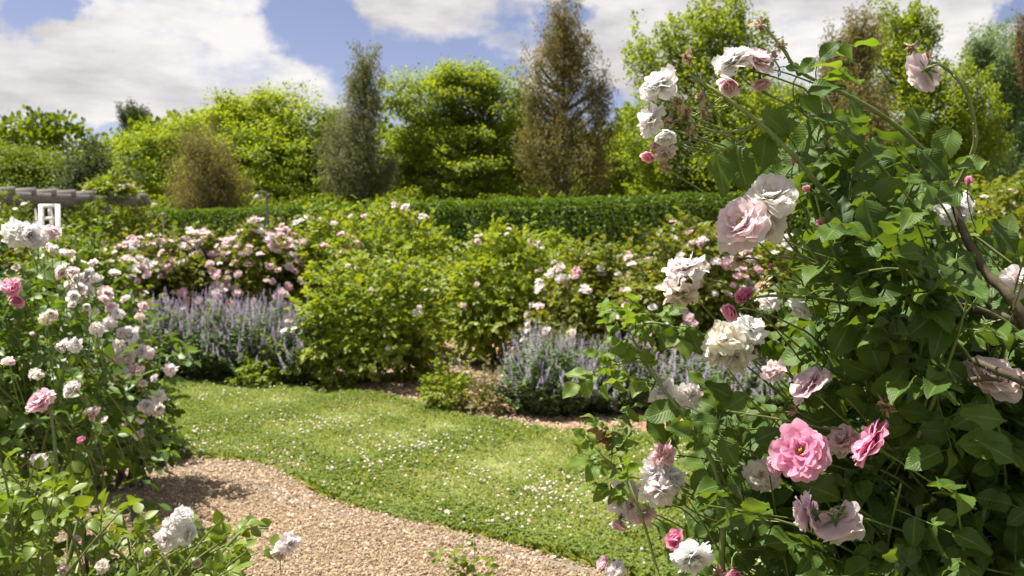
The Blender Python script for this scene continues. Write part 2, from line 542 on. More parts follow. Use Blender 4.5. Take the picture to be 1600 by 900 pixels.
def calyx_mesh(rng, hang=1.0):
    mb = MB()
    prof = [(-.34, .05), (-.28, .10), (-.18, .13), (-.08, .11), (-.01, .13)]
    a = np.linspace(0, 2 * math.pi, 8, endpoint=False)
    V = np.array([(r * math.cos(t), r * math.sin(t), z) for z, r in prof for t in a])
    mb.add(V, [[i * 8 + j, i * 8 + (j + 1) % 8, (i + 1) * 8 + (j + 1) % 8, (i + 1) * 8 + j] for i in range(4) for j in range(8)])
    ang = np.arange(5) * 1.2566 + rng.uniform(0, 1)
    D = np.stack([np.cos(ang), np.sin(ang), -.15 - hang * rng.uniform(0, .6, 5)], 1)
    put_leaves(mb, NARROW, np.stack([np.cos(ang) * .1, np.sin(ang) * .1, ang * 0 - .02], 1), D, np.tile([0, 0, -1.0], (5, 1)) + D * .1, rng.uniform(.5, .75, 5), rng)
    return mb.mesh('rose_calyx', MAT['calyx'])


STAMENS = [stamen_mesh(_rp) for _ in range(2)]
CALYX = [calyx_mesh(_rp) for _ in range(3)]
PC = dict(white=(.89, .84, .83), blush=(.88, .70, .73), pale=(.84, .56, .64), pink=(.84, .32, .53), deep=(.76, .19, .40), cream=(.83, .77, .68), lilac=(.76, .60, .68), old=(.76, .65, .57))


def quat_z(v):
    import mathutils
    q = mathutils.Vector((0, 0, 1)).rotation_difference(mathutils.Vector(tuple(v)))
    return q


def place_bloom(parent, mesh, pos, facing, size, colour, rng, name='rose_bloom', detail=False, spin=None, stamens=True, label=None):
    import mathutils
    o = bpy.data.objects.new(name, mesh)
    COL.objects.link(o)
    o.parent = parent
    o.location = tuple(np.asarray(pos) - np.array(parent.location))
    o.rotation_mode = 'QUATERNION'
    q = quat_z(nrm(facing)) @ mathutils.Quaternion((0, 0, 1), rng.uniform(0, 6.28) if spin is None else spin)
    o.rotation_quaternion = q
    sq = rng.uniform(.9, 1.1)
    o.scale = (size * sq, size / sq, size * rng.uniform(.9, 1.1))
    c = np.array(PC[colour]) * rng.uniform(.94, 1.05) + rng.normal(0, .012, 3)
    o.color = (*np.clip(c, 0, .86), 1)
    if label:
        o['label'] = label
    if detail:
        kids = [('calyx', CALYX[rng.integers(0, 3)])]
        if stamens:
            kids.append(('stamens', STAMENS[rng.integers(0, 2)]))
        for nm, me in kids:
            k = bpy.data.objects.new(nm, me)
            COL.objects.link(k)
            k.parent = o
    return o


def stalk(bloom, paths, name='stalk'):
    import mathutils
    mb = MB()
    for pts, r in paths:
        mb.tube(pts, r, 5)
    root = bloom.parent
    o = mb.build(name, MAT['stem'])
    o.parent = bloom
    o.matrix_parent_inverse = (mathutils.Matrix.Translation(root.location) @ bloom.matrix_basis).inverted()
    return o


# ------------------------------------------------------------------ round shrubs at middle distance
def lobes(rng, k=10):
    d = nrm(rng.normal(0, 1, (k, 3)))
    return lambda v: 1 + sum(.20 * np.exp(9 * (v @ d[i] - 1)) for i in range(k)) - .10


class Shrub:
    def __init__(self, pxc, w, top, Y, seed, squash=1.0, foot=0.0):
        self.rng = np.random.default_rng(seed)
        self.top = at(pxc, top, Y)[2]
        self.X = (pxc - 800) / F_PX * Y
        self.Y = Y
        self.rx = w / 2 / F_PX * Y
        zb = foot
        self.c = np.array([self.X, Y, (self.top + zb) / 2])
        self.r = np.array([self.rx, self.rx * squash, (self.top - zb) / 2])
        self.lobe = lobes(self.rng)

    def surf(self, d, f=1.0):
        # flat-sided dome: full width carried down towards the ground
        dd = d.copy()
        e = np.where(dd[:, 2] < 0, .93, 1.0)
        p = np.stack([dd[:, 0], dd[:, 1], dd[:, 2] * e], 1)
        hor = np.sqrt(np.maximum(1e-6, 1 - dd[:, 2] ** 2))
        wide = np.where(dd[:, 2] < 0, np.minimum(1.25, (1 - np.abs(dd[:, 2]) ** 3) ** .5 / hor), 1.0)
        p[:, :2] *= wide[:, None]
        return self.c + p * self.r * (self.lobe(d) * f)[:, None]


def make_shrub(s, name, label, cat, group, mat, n_clump=150, per=13, leaf=.042, shoots=14, tmpl=LOW_LEAVES, pairs=2, young=None, spread=.13, inner=60, mode='compound', stems=9):
    rng = s.rng
    root = thing(name, label, cat, (s.X, s.Y, 0), group)
    mb, st = MB(), MB()
    dirs = nrm(rng.normal(0, 1, (n_clump * 2, 3)))
    dirs = dirs[dirs[:, 2] > -.93][:n_clump]
    cen = s.surf(dirs, 1) * 1.0
    cen = s.c + (cen - s.c) * rng.uniform(.6, 1.05, len(dirs))[:, None]
    din = nrm(rng.normal(0, 1, (inner, 3)))
    cin = s.c + (s.surf(din) - s.c) * rng.uniform(.3, .68, inner)[:, None]
    for C_, D_, num, sp in ((cen, dirs, per, spread), (cin, din, per, spread * 1.5)):
        K = len(C_) * num
        P = np.repeat(C_, num, 0) + rng.normal(0, sp * .55, (K, 3)) * np.array([1, 1, .7])
        P[:, 2] = np.maximum(P[:, 2], .03)
        O = np.repeat(D_, num, 0)
        out = nrm(O * .7 + nrm(P - np.repeat(C_, num, 0)) * .7 + rng.normal(0, .35, (K, 3)))
        up = nrm(np.array([0, 0, 1.0]) * .75 + O * .45 + rng.normal(0, .35, (K, 3)))
        sz = leaf * rng.uniform(.7, 1.25, K)
        if mode == 'compound':
            compound(mb, tmpl, P, out, up, sz, rng, pairs=pairs)
        else:
            put_leaves(mb, tmpl, P, out, up, sz, rng)
    # upright young shoots above the dome
    for i in range(shoots):
        d = nrm(np.array([[rng.normal(0, .55), rng.normal(0, .55), 1.0]]))
        b = s.surf(d, .85)[0]
        h = rng.uniform(.12, .42)
        e = b + np.array([d[0, 0] * .4 * h + rng.normal(0, .05), d[0, 1] * .4 * h + rng.normal(0, .05), h])
        path = bez(b, (b + e) / 2 + rng.normal(0, .02, 3), e, 5)
        so_ = MB(); so_.tube(path, np.linspace(.004, .002, 5), 4); so_.build('shoot', MAT['stem'], root)
        m = 7
        t = np.linspace(.35, 1, m)
        P = b + (e - b) * t[:, None]
        az = np.arange(m) * 2.4 + rng.uniform(0, 6)
        D = np.stack([np.cos(az), np.sin(az), .6 + 0 * az], 1)
        compound(mb, tmpl, P, D, np.tile([0, 0, 1.0], (m, 1)) + rng.normal(0, .2, (m, 3)), leaf * .85, rng, pairs=pairs)
    for i in range(stems):
        d = nrm(np.array([[rng.normal(0, 1), rng.normal(0, 1), rng.uniform(-.2, 1)]]))
        e = s.surf(d, .8)[0]
        b = np.array([s.X + rng.normal(0, .07), s.Y + rng.normal(0, .07), 0])
        cn = MB()
        cn.tube(bez(b, np.array([(b[0] + e[0]) / 2, (b[1] + e[1]) / 2, e[2] * .8]), e, 7), np.linspace(.012, .005, 7) * min(1, s.r[2] * 1.6), 5)
        cn.build('cane', MAT['twig'], root)
    mb.build('foliage', mat, root)
    return root


def shrub_blooms(s, root, n, colours, size=.042, up=.15, tmpl=None, cluster=3, xr=None, name='rose_bloom'):
    """flowers just proud of the leaf surface on the sides one can see from the lawn"""
    rng = s.rng
    done = 0
    while done < n:
        d = rng.normal(0, 1, 3)
        d[1] = -abs(d[1]) * .9 + .3
        d = nrm(d)[None]
        if d[0, 2] < -.45 + up:
            continue
        if xr is not None and not xr[0] <= d[0, 0] <= xr[1]:
            continue
        p = s.surf(d, 1.0)[0] + d[0] * rng.uniform(.05, .12)
        for k in range(min(n - done, 1 + rng.integers(0, cluster))):
            q = p + rng.normal(0, .05 + .004 * cluster, 3) * (k > 0)
            f = d[0] * .7 + np.array([0, -.25, .8]) + rng.normal(0, .35, 3)
            me = LOWB[rng.integers(0, len(LOWB))] if tmpl is None else tmpl[rng.integers(0, len(tmpl))]
            place_bloom(root, me, q, f, size * rng.uniform(.7, 1.2), colours[rng.integers(0, len(colours))], rng, name)
            done += 1


# ------------------------------------------------------------------ trees
def more_blooms(s, root, n, colour, size):
    """the flowers beyond the first hundred of a bush, as one part"""
    rng = s.rng
    mb = MB()
    tm = []
    for k in range(2):
        q_ = petals(LOWR[k], rng, 3, 4, .12)
        tm.append((np.concatenate(q_.v), np.concatenate(q_.f), np.concatenate(q_.uv)))
    for i in range(n):
        d = rng.normal(0, 1, 3)
        d[1] = -abs(d[1]) + .2
        d = nrm(d)[None]
        if d[0, 2] < -.2:
            continue
        p = s.surf(d, 1.0)[0] + d[0] * rng.uniform(.03, .1)
        f = d * .7 + np.array([[0, -.25, .8]]) + rng.normal(0, .35, (1, 3))
        M = frames(np.cross(f, rng.normal(0, 1, (1, 3))), f) * size * rng.uniform(.65, 1.1)
        mb.scatter(tm[i % 2], p[None], M)
    o = mb.build('rose_blooms', MAT['petal'], root)
    o.color = (*PC[colour], 1)
    o['kind'] = 'stuff'


def make_tree(name, label, lob, Y, mat, seed, leaf=.105, density=1.0, style='broad', group='trees behind the hedge', trunk_x=None, trunk_r=.14, per=84):
    rng = np.random.default_rng(seed)
    k = Y / F_PX
    cx = np.mean([l[0] for l in lob]) if trunk_x is None else trunk_x
    X = (cx - 800) * k
    root = thing(name, label, 'tree', (X, Y, 0), group)
    mb, tk = MB(), MB()
    tops = [at(l[0], l[1] - l[3], Y)[2] for l in lob]
    ztop = max(tops)
    if style != 'gum':
        xs_ = [l[0] for l in lob]
        lob = lob + [((min(xs_) + max(xs_)) / 2, 306, (max(xs_) - min(xs_)) * .5 + 25, 28)]
    it = int(np.argmax(tops))
    xt = at(lob[it][0], 300, Y)[0]
    trunk = catmull([(X, Y, 0), (X + .06, Y, ztop * .35), (X * .5 + xt * .5, Y + .1, ztop * .62), (xt, Y, ztop * .93)], 5)
    tk.tube(trunk, np.linspace(trunk_r, .02, len(trunk)), 8)
    for (lx, ly, lrx, lry) in lob:
        C = at(lx, ly, Y)
        rx, rz = lrx * k * (1.08 if style != 'gum' else 1.16), lry * k * 1.03
        ry = max(rx * .9, .5)
        C = C + np.array([0, rng.normal(0, .25 * rx), 0])
        n = max(5, int(density * (9 + 34 * rx * rz)))
        d = nrm(rng.normal(0, 1, (n, 3)))
        rr = rng.uniform(.25, 1.0, n) ** .5
        lb0 = lobes(rng, 9)
        lb = lambda q: 1 + 1.7 * (lb0(q) - 1)
        if style == 'gum':
            lb = lambda q: 1 + 2.3 * (lb0(q) - 1)
            rr = rr * rng.uniform(.75, 1.12, n)
        P = C + d * np.array([rx, ry, rz]) * (rr * lb(d))[:, None]
        P[:, 2] = np.maximum(P[:, 2], .4)
        # limbs reach out to part of the clumps
        for i in range(0, n, 4):
            zt = np.clip(P[i, 2] - .45 * abs(P[i, 0] - X) - .4, .3, ztop * .9)
            j = int(np.argmin(abs(trunk[:, 2] - zt)))
            a = trunk[j]
            tk.tube(bez(a, (a + P[i]) / 2 + np.array([0, 0, -.12 * rx]), P[i], 5), np.linspace(.045, .012, 5) * (trunk_r / .14), 4)
        if style == 'broad':
            sz = rng.uniform(.26, .52, n)
            for i in range(n):
                m = int(per * 1.25 * (sz[i] / .42) ** 1.5)
                o = nrm(d[i] * np.array([1, 1, .5]) + np.array([0, 0, .25]))
                g = rng.normal(0, 1, (m, 3)) * np.array([.5, .5, .2]) * sz[i]
                g += o[None] * (rng.uniform(-.4, 1, m) * sz[i] * .8)[:, None]
                L = P[i] + g
                D = nrm(g + rng.normal(0, .25, (m, 3)) * sz[i] + np.array([0, 0, -.1]))
                N = np.array([0, 0, 1.0]) + rng.normal(0, .42, (m, 3))
                put_leaves(mb, LOW_LEAVES, L, D, N, leaf * rng.uniform(.65, 1.25, m), rng)
        elif style == 'upright':
            for i in range(n):
                h = rng.uniform(.5, 1.1)
                m = int(per * h)
                o = nrm(d[i] * np.array([.55, .55, .3]) + np.array([0, 0, 1.0]))
                t = rng.uniform(-.3, 1, m)
                L = P[i] + o[None] * (t * h * .8)[:, None] + rng.normal(0, 1, (m, 3)) * (.2 * (1.15 - t))[:, None]
                D = nrm(rng.normal(0, 1, (m, 3)) + o * .6)
                N = np.array([0, 0, 1.0]) + rng.normal(0, .5, (m, 3))
                put_leaves(mb, LOW_LEAVES, L, D, N, leaf * rng.uniform(.65, 1.25, m), rng)
        else:   # fine hanging leaves of a gum
            for i in range(n):
                m = int(per * 1.0)
                h = rng.uniform(.35, 1.0)
                o = nrm(d[i] * np.array([.5, .5, .2]) + np.array([0, 0, 1.0]))
                t = rng.uniform(-.8, .9, m)
                L = P[i] + o[None] * (t * h)[:, None] + rng.normal(0, 1, (m, 3)) * (.09 * (1.6 - t))[:, None]
                D = nrm(np.array([0, 0, -.7]) + rng.normal(0, .6, (m, 3)))
                N = rng.normal(0, 1, (m, 3)) + np.array([0, 0, .5])
                put_leaves(mb, NARROW, L, D, N, leaf * 1.25 * rng.uniform(.6, 1.3, m), rng)
    mb.build('crown', mat, root)
    tk.build('trunk', MAT['bark'], root)
    return root


# ================================================================== GROUND
def sheet(poly, z, name, mat, kind='structure', side=0.0, cells=None):
    """flat polygon sheet (ear-free fan through bmesh), optionally with a skirt down to z - side"""
    import bmesh
    bm = bmesh.new()
    vs = [bm.verts.new((p[0], p[1], z)) for p in poly]
    f = bm.faces.new(vs)
    if f.normal.z < 0:
        f.normal_flip()
    if side:
        lo = [bm.verts.new((p[0], p[1], z - side)) for p in poly]
        n = len(vs)
        for i in range(n):
            bm.faces.new((vs[i], lo[i], lo[(i + 1) % n], vs[(i + 1) % n]))
    bmesh.ops.triangulate(bm, faces=bm.faces[:])
    bmesh.ops.recalc_face_normals(bm, faces=bm.faces[:])
    me = bpy.data.meshes.new(name)
    bm.to_mesh(me)
    bm.free()
    me.materials.append(mat)
    o = bpy.data.objects.new(name, me)
    COL.objects.link(o)
    o['kind'] = kind
    return o


sheet([(-700, -100), (700, -100), (700, 900), (-700, 900)], 0, 'ground', MAT['soil'])

LZ = 0.022
lawn_px = [(60, 576), (150, 576), (240, 577), (330, 583), (420, 597), (500, 608), (560, 614), (640, 626), (690, 641), (735, 652), (790, 660), (850, 672), (1000, 676), (1300, 676), (1700, 676)]
edge_px = [(1700, 1180), (1150, 960), (1000, 908), (905, 878), (815, 853), (720, 832), (640, 816), (560, 796), (516, 780), (492, 766), (468, 752), (440, 738), (400, 724), (340, 716), (262, 714), (200, 700), (60, 680)]
lawn = np.array([ground(*p, LZ)[:2] for p in lawn_px + edge_px])
rg = np.random.default_rng(5)


def densify(poly, step, jit):
    out = []
    for i in range(len(poly)):
        a, b = poly[i], poly[(i + 1) % len(poly)]
        n = max(1, int(np.linalg.norm(b - a) / step))
        for k in range(n):
            out.append(a + (b - a) * k / n + rg.normal(0, jit, 2))
    return np.array(out)


sheet(densify(lawn, .10, .022), LZ, 'lawn', MAT['turf'], side=.03)
path_poly = [ground(*p)[:2] for p in [(-700, 700), (60, 690), (200, 706), (262, 716), (340, 718), (484, 726), (600, 790), (905, 876), (1150, 950), (1700, 1180), (1700, 1500), (-900, 1500)]]
sheet(path_poly, .004, 'path', MAT['mulch'])
bed_poly = [ground(*p)[:2] for p in [(-700, 588), (60, 580), (240, 580), (420, 600), (560, 618), (690, 645), (850, 676), (1900, 680)]] + [(14, 15.0), (-12, 15.0)]
sheet(bed_poly, .004, 'bed', MAT['mulch'])

# timber edging between path and lawn
ed = [ground(*p, .03) for p in [(274, 727), (340, 741), (400, 757), (460, 776), (520, 796), (640, 829), (760, 853), (830, 866), (920, 892), (1010, 922), (1150, 972)]]
ed = catmull(ed, 5)
mb = MB()
T = nrm(np.gradient(ed, axis=0)); Nn = np.stack([-T[:, 1], T[:, 0], 0 * T[:, 0]], 1)
V = []
for i in range(len(ed)):
    for sx, z in ((-1, -.02), (1, -.02), (1, .024), (-1, .024)):
        q = ed[i] + Nn[i] * sx * .009
        V.append((q[0], q[1], z + .004 * math.sin(i * .7)))
Fq = [[i * 4 + j, i * 4 + (j + 1) % 4, (i + 1) * 4 + (j + 1) % 4, (i + 1) * 4 + j] for i in range(len(ed) - 1) for j in range(4)]
mb.add(V, Fq)
tag(mb.build('edging_board', MAT['edging'], smooth=False), 'thin grey timber edging strip set along the wood chip path', 'edging')

# wood chips
CHIP = (np.array([[-.5, -.5, 0], [.5, -.5, 0], [-.42, .5, 0], [.42, .5, 0], [-.45, -.46, .3], [.45, -.46, .36], [-.4, .46, .34], [.4, .46, .28]], float),
        np.array([[4, 5, 7, 6], [0, 1, 5, 4], [1, 3, 7, 5], [3, 2, 6, 7], [2, 0, 4, 6]]), np.zeros((8, 2)))


def chips(name, polys, n, label, zbase, smin=.006, smax=.021):
    mb = MB()
    r = np.random.default_rng(len(name) * 7 + n)
    polys = np.array(polys)
    lo, hi = polys.min(0), polys.max(0)
    P = r.uniform(lo, hi, (n * 4, 2))
    P = P[in_poly(P[:, 0], P[:, 1], polys)][:n]
    K = len(P)
    pos = np.stack([P[:, 0], P[:, 1], zbase + r.uniform(0, .02, K) + .012 * np.sin(P[:, 0] * 3.1) * np.sin(P[:, 1] * 2.3)], 1)
    a = r.uniform(0, 6.28, K)
    D = np.stack([np.cos(a), np.sin(a), r.normal(0, .28, K)], 1)
    Nz = np.stack([r.normal(0, .4, K), r.normal(0, .4, K), np.ones(K)], 1)
    M = frames(D, Nz)
    L = r.uniform(smin, smax, K) * r.uniform(.6, 1.2, K)
    M = M * np.stack([L * r.uniform(.2, .55, K), L, L * .3], 1)[:, None, :]
    mb.scatter(CHIP, pos, M)
    return tag(mb.build(name, MAT['chip'], smooth=False), label, None, 'stuff')


vis_path = [ground(*p)[:2] for p in [(-60, 716), (262, 716), (484, 728), (474, 752), (490, 775), (600, 806), (905, 880), (1050, 930), (1050, 960), (-60, 960)]]
chips('wood_chips', vis_path, 135000, 'tan wood chips covering the garden path', .006)
vis_bed = [ground(*p)[:2] for p in [(480, 606), (560, 612), (640, 624), (690, 640), (735, 652), (790, 660), (850, 672), (1000, 676), (1000, 640), (800, 560), (560, 560), (480, 580)]]
chips('bed_chips', vis_bed, 14000, 'orange brown wood chips lying under the rose bushes', .006, .015, .06)

# fallen petals
mb = MB()
r = np.random.default_rng(9)
pp = []
for (x0, x1, y0, y1, n) in [(130, 330, 722, 800, 300), (255, 480, 704, 756, 240), (380, 470, 735, 775, 60), (450, 620, 770, 830, 70), (600, 900, 820, 885, 70), (250, 900, 740, 890, 170), (430, 490, 765, 800, 60)]:
    for i in range(n):
        pp.append(ground(r.uniform(x0, x1), r.uniform(y0, y1), .02))
pp = np.array(pp); K = len(pp)
pp[:, 2] = .03 + r.uniform(0, .015, K) + np.where(in_poly(pp[:, 0], pp[:, 1], lawn), .06, 0)
a = r.uniform(0, 6.28, K)
put_leaves(mb, [(_t[0] * np.array([1.4, 1, 1.6]), _t[1], _t[2]) for _t in LOW_LEAVES], pp, np.stack([np.cos(a), np.sin(a), r.normal(0, .25, K)], 1), np.stack([r.normal(0, .45, K), r.normal(0, .45, K), np.ones(K)], 1), r.uniform(.008, .021, K), r)
tag(mb.build('fallen_petals', MAT['fallen']), 'pale rose petals fallen along the edge of the path', None, 'stuff')

# ------------------------------------------------------------------ lawn
r = np.random.default_rng(31)
lo, hi = np.array([-4.6, 3.6]), np.array([4.2, 11.6])
P = r.uniform(lo, hi, (520000, 2))
P = P[in_poly(P[:, 0], P[:, 1], lawn)]
# keep what could be seen around the clearing
P = P[(np.abs(P[:, 0]) < P[:, 1] * .62 + .2)]
nz = np.sin(P[:, 0] * 2.3 + 1.2) * np.sin(P[:, 1] * 1.9 + .4) + .6 * np.sin(P[:, 0] * 5.1 - P[:, 1] * 3.3) + .4 * np.sin(P[:, 0] * 9.1 + P[:, 1] * 7.3)
bare = np.zeros(len(P))
for bx, by, br in ((870, 684, .55), (790, 672, .4), (960, 700, .45), (700, 668, .3), (840, 720, .35), (1010, 730, .4), (600, 650, .25), (760, 705, .25), (680, 720, .2)):
    g = ground(bx, by, LZ)[:2]
    bare = np.maximum(bare, np.exp(-((P - g) ** 2 / np.array([br * br * 1.5, br * br * .7])).sum(1)))
keep = r.uniform(0, 1, len(P)) > np.clip(bare * .65 + np.clip(-nz - .6, 0, 1) * .5, 0, .96)
P = P[keep]; nz = nz[keep]
K = len(P)
d_edge = np.full(K, 9.0)
E2 = ed[:, :2]
for i in range(len(E2)):
    d_edge = np.minimum(d_edge, np.linalg.norm(P - E2[i], axis=1))
h = .02 + .013 * r.uniform(0, 1, K) + .012 * nz + .035 * np.exp(-d_edge / .10) * r.uniform(0, 1, K)
h = np.maximum(h, .012)
a = r.uniform(0, 6.28, K)
lean = r.uniform(.35, 1.9, K)
D = np.stack([np.cos(a) * lean, np.sin(a) * lean, np.ones(K)], 1)
Nn2 = np.stack([-np.cos(a) * .6, -np.sin(a) * .6, .8 + 0 * a], 1) + r.normal(0, .3, (K, 3))
M = frames(D, Nn2) * np.stack([r.uniform(.003, .0065, K) * 1.4, h * 1.25, h], 1)[:, None, :]
mb = MB()
mb.scatter((LOW_LEAVES[1][0] * np.array([1.8, 1, .6]), LOW_LEAVES[1][1], LOW_LEAVES[1][2]), np.stack([P[:, 0], P[:, 1], np.full(K, LZ)], 1), M)
tag(mb.build('grass', MAT['grass']), 'short sunlit lawn grass', None, 'stuff')
# clover leaves
sel = r.uniform(0, 1, K) < np.where(d_edge < .3, .3, np.where(nz > 0, .2, .05))
Pc = P[sel]; hc = h[sel]; Kc = len(Pc)
mb = MB()
for j in range(3):
    a = r.uniform(0, 6.28, Kc) if j == 0 else a + 2.09
    D = np.stack([np.cos(a), np.sin(a), r.normal(.05, .2, Kc)], 1)
    put_leaves(mb, [(_t[0] * np.array([1.5, 1, 1]), _t[1], _t[2]) for _t in LOW_LEAVES], np.stack([Pc[:, 0], Pc[:, 1], LZ + hc * 1.02], 1), D, np.tile([0, 0, 1.], (Kc, 1)) + r.normal(0, .3, (Kc, 3)), r.uniform(.009, .016, Kc), r)
tag(mb.build('clover_leaves', MAT['clover_leaf']), 'clover leaves growing through the lawn', None, 'stuff')
# clover flowers
BALL = (np.array([[x, y, z] for z in (-1, 1) for y in (-1, 1) for x in (-1, 1)], float) * .62, np.array([[0, 2, 3, 1], [4, 5, 7, 6], [0, 1, 5, 4], [2, 6, 7, 3], [0, 4, 6, 2], [1, 3, 7, 5]]), np.zeros((8, 2)))
w = np.where(P[:, 1] < 7.6, 1.0, .3) * np.clip(.55 + 1.3 * np.sin(P[:, 0] * 3.3 + .5) * np.sin(P[:, 1] * 2.7) + .6 * np.sin(P[:, 0] * 7.9 - P[:, 1] * 6.1), .03, 3) * np.where(d_edge < .25, .3, 1)
idx = r.choice(K, 1500, replace=False, p=np.maximum(w, .05) / np.maximum(w, .05).sum())
mb = MB()
a = r.uniform(0, 6.28, len(idx))
for j in range(2):
    M = frames(np.stack([np.cos(a + j), np.sin(a + j), r.normal(0, .3, len(idx))], 1), np.stack([r.normal(0, .3, len(idx)), r.normal(0, .3, len(idx)), np.ones(len(idx))], 1)) * (r.uniform(.004, .011, len(idx)))[:, None, None]
    mb.scatter(BALL, np.stack([P[idx, 0], P[idx, 1], LZ + h[idx] + .02], 1), M)
tag(mb.build('clover_flowers', MAT['clover_flower']), 'small white clover flower heads scattered over the lawn', None, 'stuff')

# ================================================================== HEDGE
A, B = np.array([-11.0, 27.4]), np.array([9.5, 14.4])
r = np.random.default_rng(41)
ax = (B - A) / np.linalg.norm(B - A)
ay = np.array([-ax[1], ax[0]])
LEN = np.linalg.norm(B - A)
HH, HW = 2.42, 1.3
hd = thing('hedge', 'long dark green hedge clipped square, running behind the rose beds', 'hedge', (*((A + B) / 2), 0))
core = MB()
core.box(((A + B) / 2 + ay * HW / 2).tolist() + [HH / 2 - .08], (LEN / 2 - .1, HW / 2 - .12, HH / 2 - .08), math.atan2(ax[1], ax[0]))
core.build('branches', MAT['hedge_wood'], hd, smooth=False)
mb = MB()
for face, n in (('front', 62000), ('top', 36000), ('end', 2500)):
    u = r.uniform(0, LEN, n); v = r.uniform(0, 1, n)
    bump = .05 * np.sin(u * 2.1) * np.sin(v * 5 + u) + .035 * np.sin(u * 6.3 + v * 9) + r.normal(0, .035, n)
    if face == 'front':
        p2 = A + ax * u[:, None] - ay * (bump)[:, None]
        P3 = np.column_stack([p2, v * (HH + .02)])
        nn = np.tile([-ay[0], -ay[1], .25], (n, 1))
    elif face == 'top':
        p2 = A + ax * u[:, None] + ay * (v * HW)[:, None]
        P3 = np.column_stack([p2, HH + bump * .5])
        nn = np.tile([0, 0, 1.0], (n, 1))
    else:
        u = r.integers(0, 2, n) * LEN
        p2 = A + ax * u[:, None] + ay * (r.uniform(0, 1, n) * HW)[:, None]
        P3 = np.column_stack([p2, v * HH])
        nn = np.tile([ax[0], ax[1], .3], (n, 1)) * np.where(u > 0, 1, -1)[:, None]
    D = nrm(r.normal(0, .7, (n, 3)) + nn * .5 + np.array([0, 0, .25]))
    put_leaves(mb, LOW_LEAVES, P3, D, nn + r.normal(0, .6, (n, 3)), r.uniform(.045, .085, n), r)
mb.build('foliage', MAT['hedge_leaf'], hd)

# ================================================================== TREES
make_tree('broadleaf_tree', 'low rounded green tree farthest left behind the pergola', [(45, 265, 62, 40), (0, 272, 50, 42), (85, 285, 28, 28)], 38, MAT['green_tree'], 1)
make_tree('broadleaf_tree', 'dark grey green rounded tree rising over the middle of the pergola', [(150, 262, 38, 40), (128, 290, 28, 30), (170, 290, 30, 30)], 34, MAT['dark_tree'], 2, .09, 1.3)
make_tree('gum_tree', 'tiny dark two tufted treetop poking above the green tree behind the pergola', [(202, 184, 11, 13), (219, 190, 10, 11), (206, 215, 6, 10)], 56, MAT['dark_tree'], 3, .12, 3.2, 'gum')
make_tree('broadleaf_tree', 'yellow green tree between the dark grey tree and the olive cypress', [(240, 255, 58, 58), (300, 222, 42, 48), (205, 262, 30, 40), (335, 205, 26, 28), (270, 290, 70, 40)], 40, MAT['bright_tree'], 4)
make_tree('olive_conifer', 'low cone shaped olive brown tree just behind the hedge', [(325, 268, 36, 52), (320, 235, 20, 28), (355, 300, 30, 32), (295, 300, 26, 32), (330, 320, 50, 20)], 28.5, MAT['olive_tree'], 5, .07, 2.2, 'gum')
make_tree('broadleaf_tree', 'broad bright green tree left of the slender grey gum', [(398, 190, 55, 46), (470, 200, 55, 56), (430, 262, 105, 58), (372, 228, 50, 52), (505, 280, 45, 40), (356, 168, 18, 18), (440, 300, 90, 30)], 35, MAT['bright_tree'], 6)
make_tree('gum_tree', 'slender pointed grey green gum tree between two bright green trees', [(571, 100, 10, 28), (562, 138, 14, 26), (582, 150, 11, 28), (562, 195, 28, 38), (546, 250, 40, 50), (585, 275, 34, 42), (530, 210, 12, 22), (556, 285, 46, 36)], 31.5, MAT['grey_tree'], 7, .085, 1.5, 'gum', trunk_x=566)
make_tree('broadleaf_tree', 'wide bright green tree in the centre between the two tall gums', [(655, 165, 46, 48), (725, 155, 55, 44), (788, 168, 40, 50), (700, 238, 95, 66), (770, 270, 66, 55), (640, 262, 38, 48), (690, 130, 18, 20), (745, 125, 15, 16)], 34, MAT['bright_tree'], 8)
make_tree('gum_tree', 'tallest brown tinged gum tree with two heads, right of centre', [(880, 34, 17, 30), (904, 82, 15, 42), (866, 72, 17, 34), (886, 110, 22, 40), (836, 150, 15, 48), (878, 180, 34, 48), (934, 158, 15, 44), (880, 250, 50, 56), (840, 235, 24, 46), (928, 240, 28, 50)], 31, MAT['olive_tree'], 9, .085, 1.55, 'gum', trunk_x=880, trunk_r=.17)
make_tree('broadleaf_tree', 'small yellow green tree at the right foot of the tallest gum', [(960, 270, 46, 44), (932, 292, 38, 32), (988, 245, 32, 36)], 37, MAT['bright_tree'], 10)
make_tree('broadleaf_tree', 'green tree crown filling the gap left of the slender grey gum', [(525, 245, 34, 50), (545, 285, 40, 30), (510, 275, 36, 40)], 39, MAT['green_tree'], 17)
make_tree('broadleaf_tree', 'green tree crown showing between the centre tree and the tallest gum', [(812, 225, 36, 58), (800, 275, 44, 40), (835, 280, 34, 34)], 39, MAT['green_tree'], 18)
make_tree('feathery_tree', 'tall bright green tree with feathery upright tips behind the near rose bush', [(1035, 110, 42, 50), (1085, 70, 34, 48), (1132, 45, 30, 46), (1165, 95, 40, 55), (1080, 165, 85, 72), (1030, 250, 55, 60), (1150, 215, 75, 75), (1100, 280, 90, 40)], 32, MAT['bright_tree'], 11, .1, 1.2, 'upright')
make_tree('broadleaf_tree', 'mid green tree seen through the top stems of the near rose bush', [(1230, 195, 55, 75), (1262, 250, 60, 60), (1200, 275, 60, 45)], 37, MAT['green_tree'], 12)
make_tree('gum_tree', 'dull brown gum tree directly above the near rose bush', [(1330, 115, 38, 66), (1342, 190, 50, 66), (1345, 62, 16, 30), (1330, 260, 55, 60)], 31, MAT['olive_tree'], 13, .1, 1.9, 'gum')
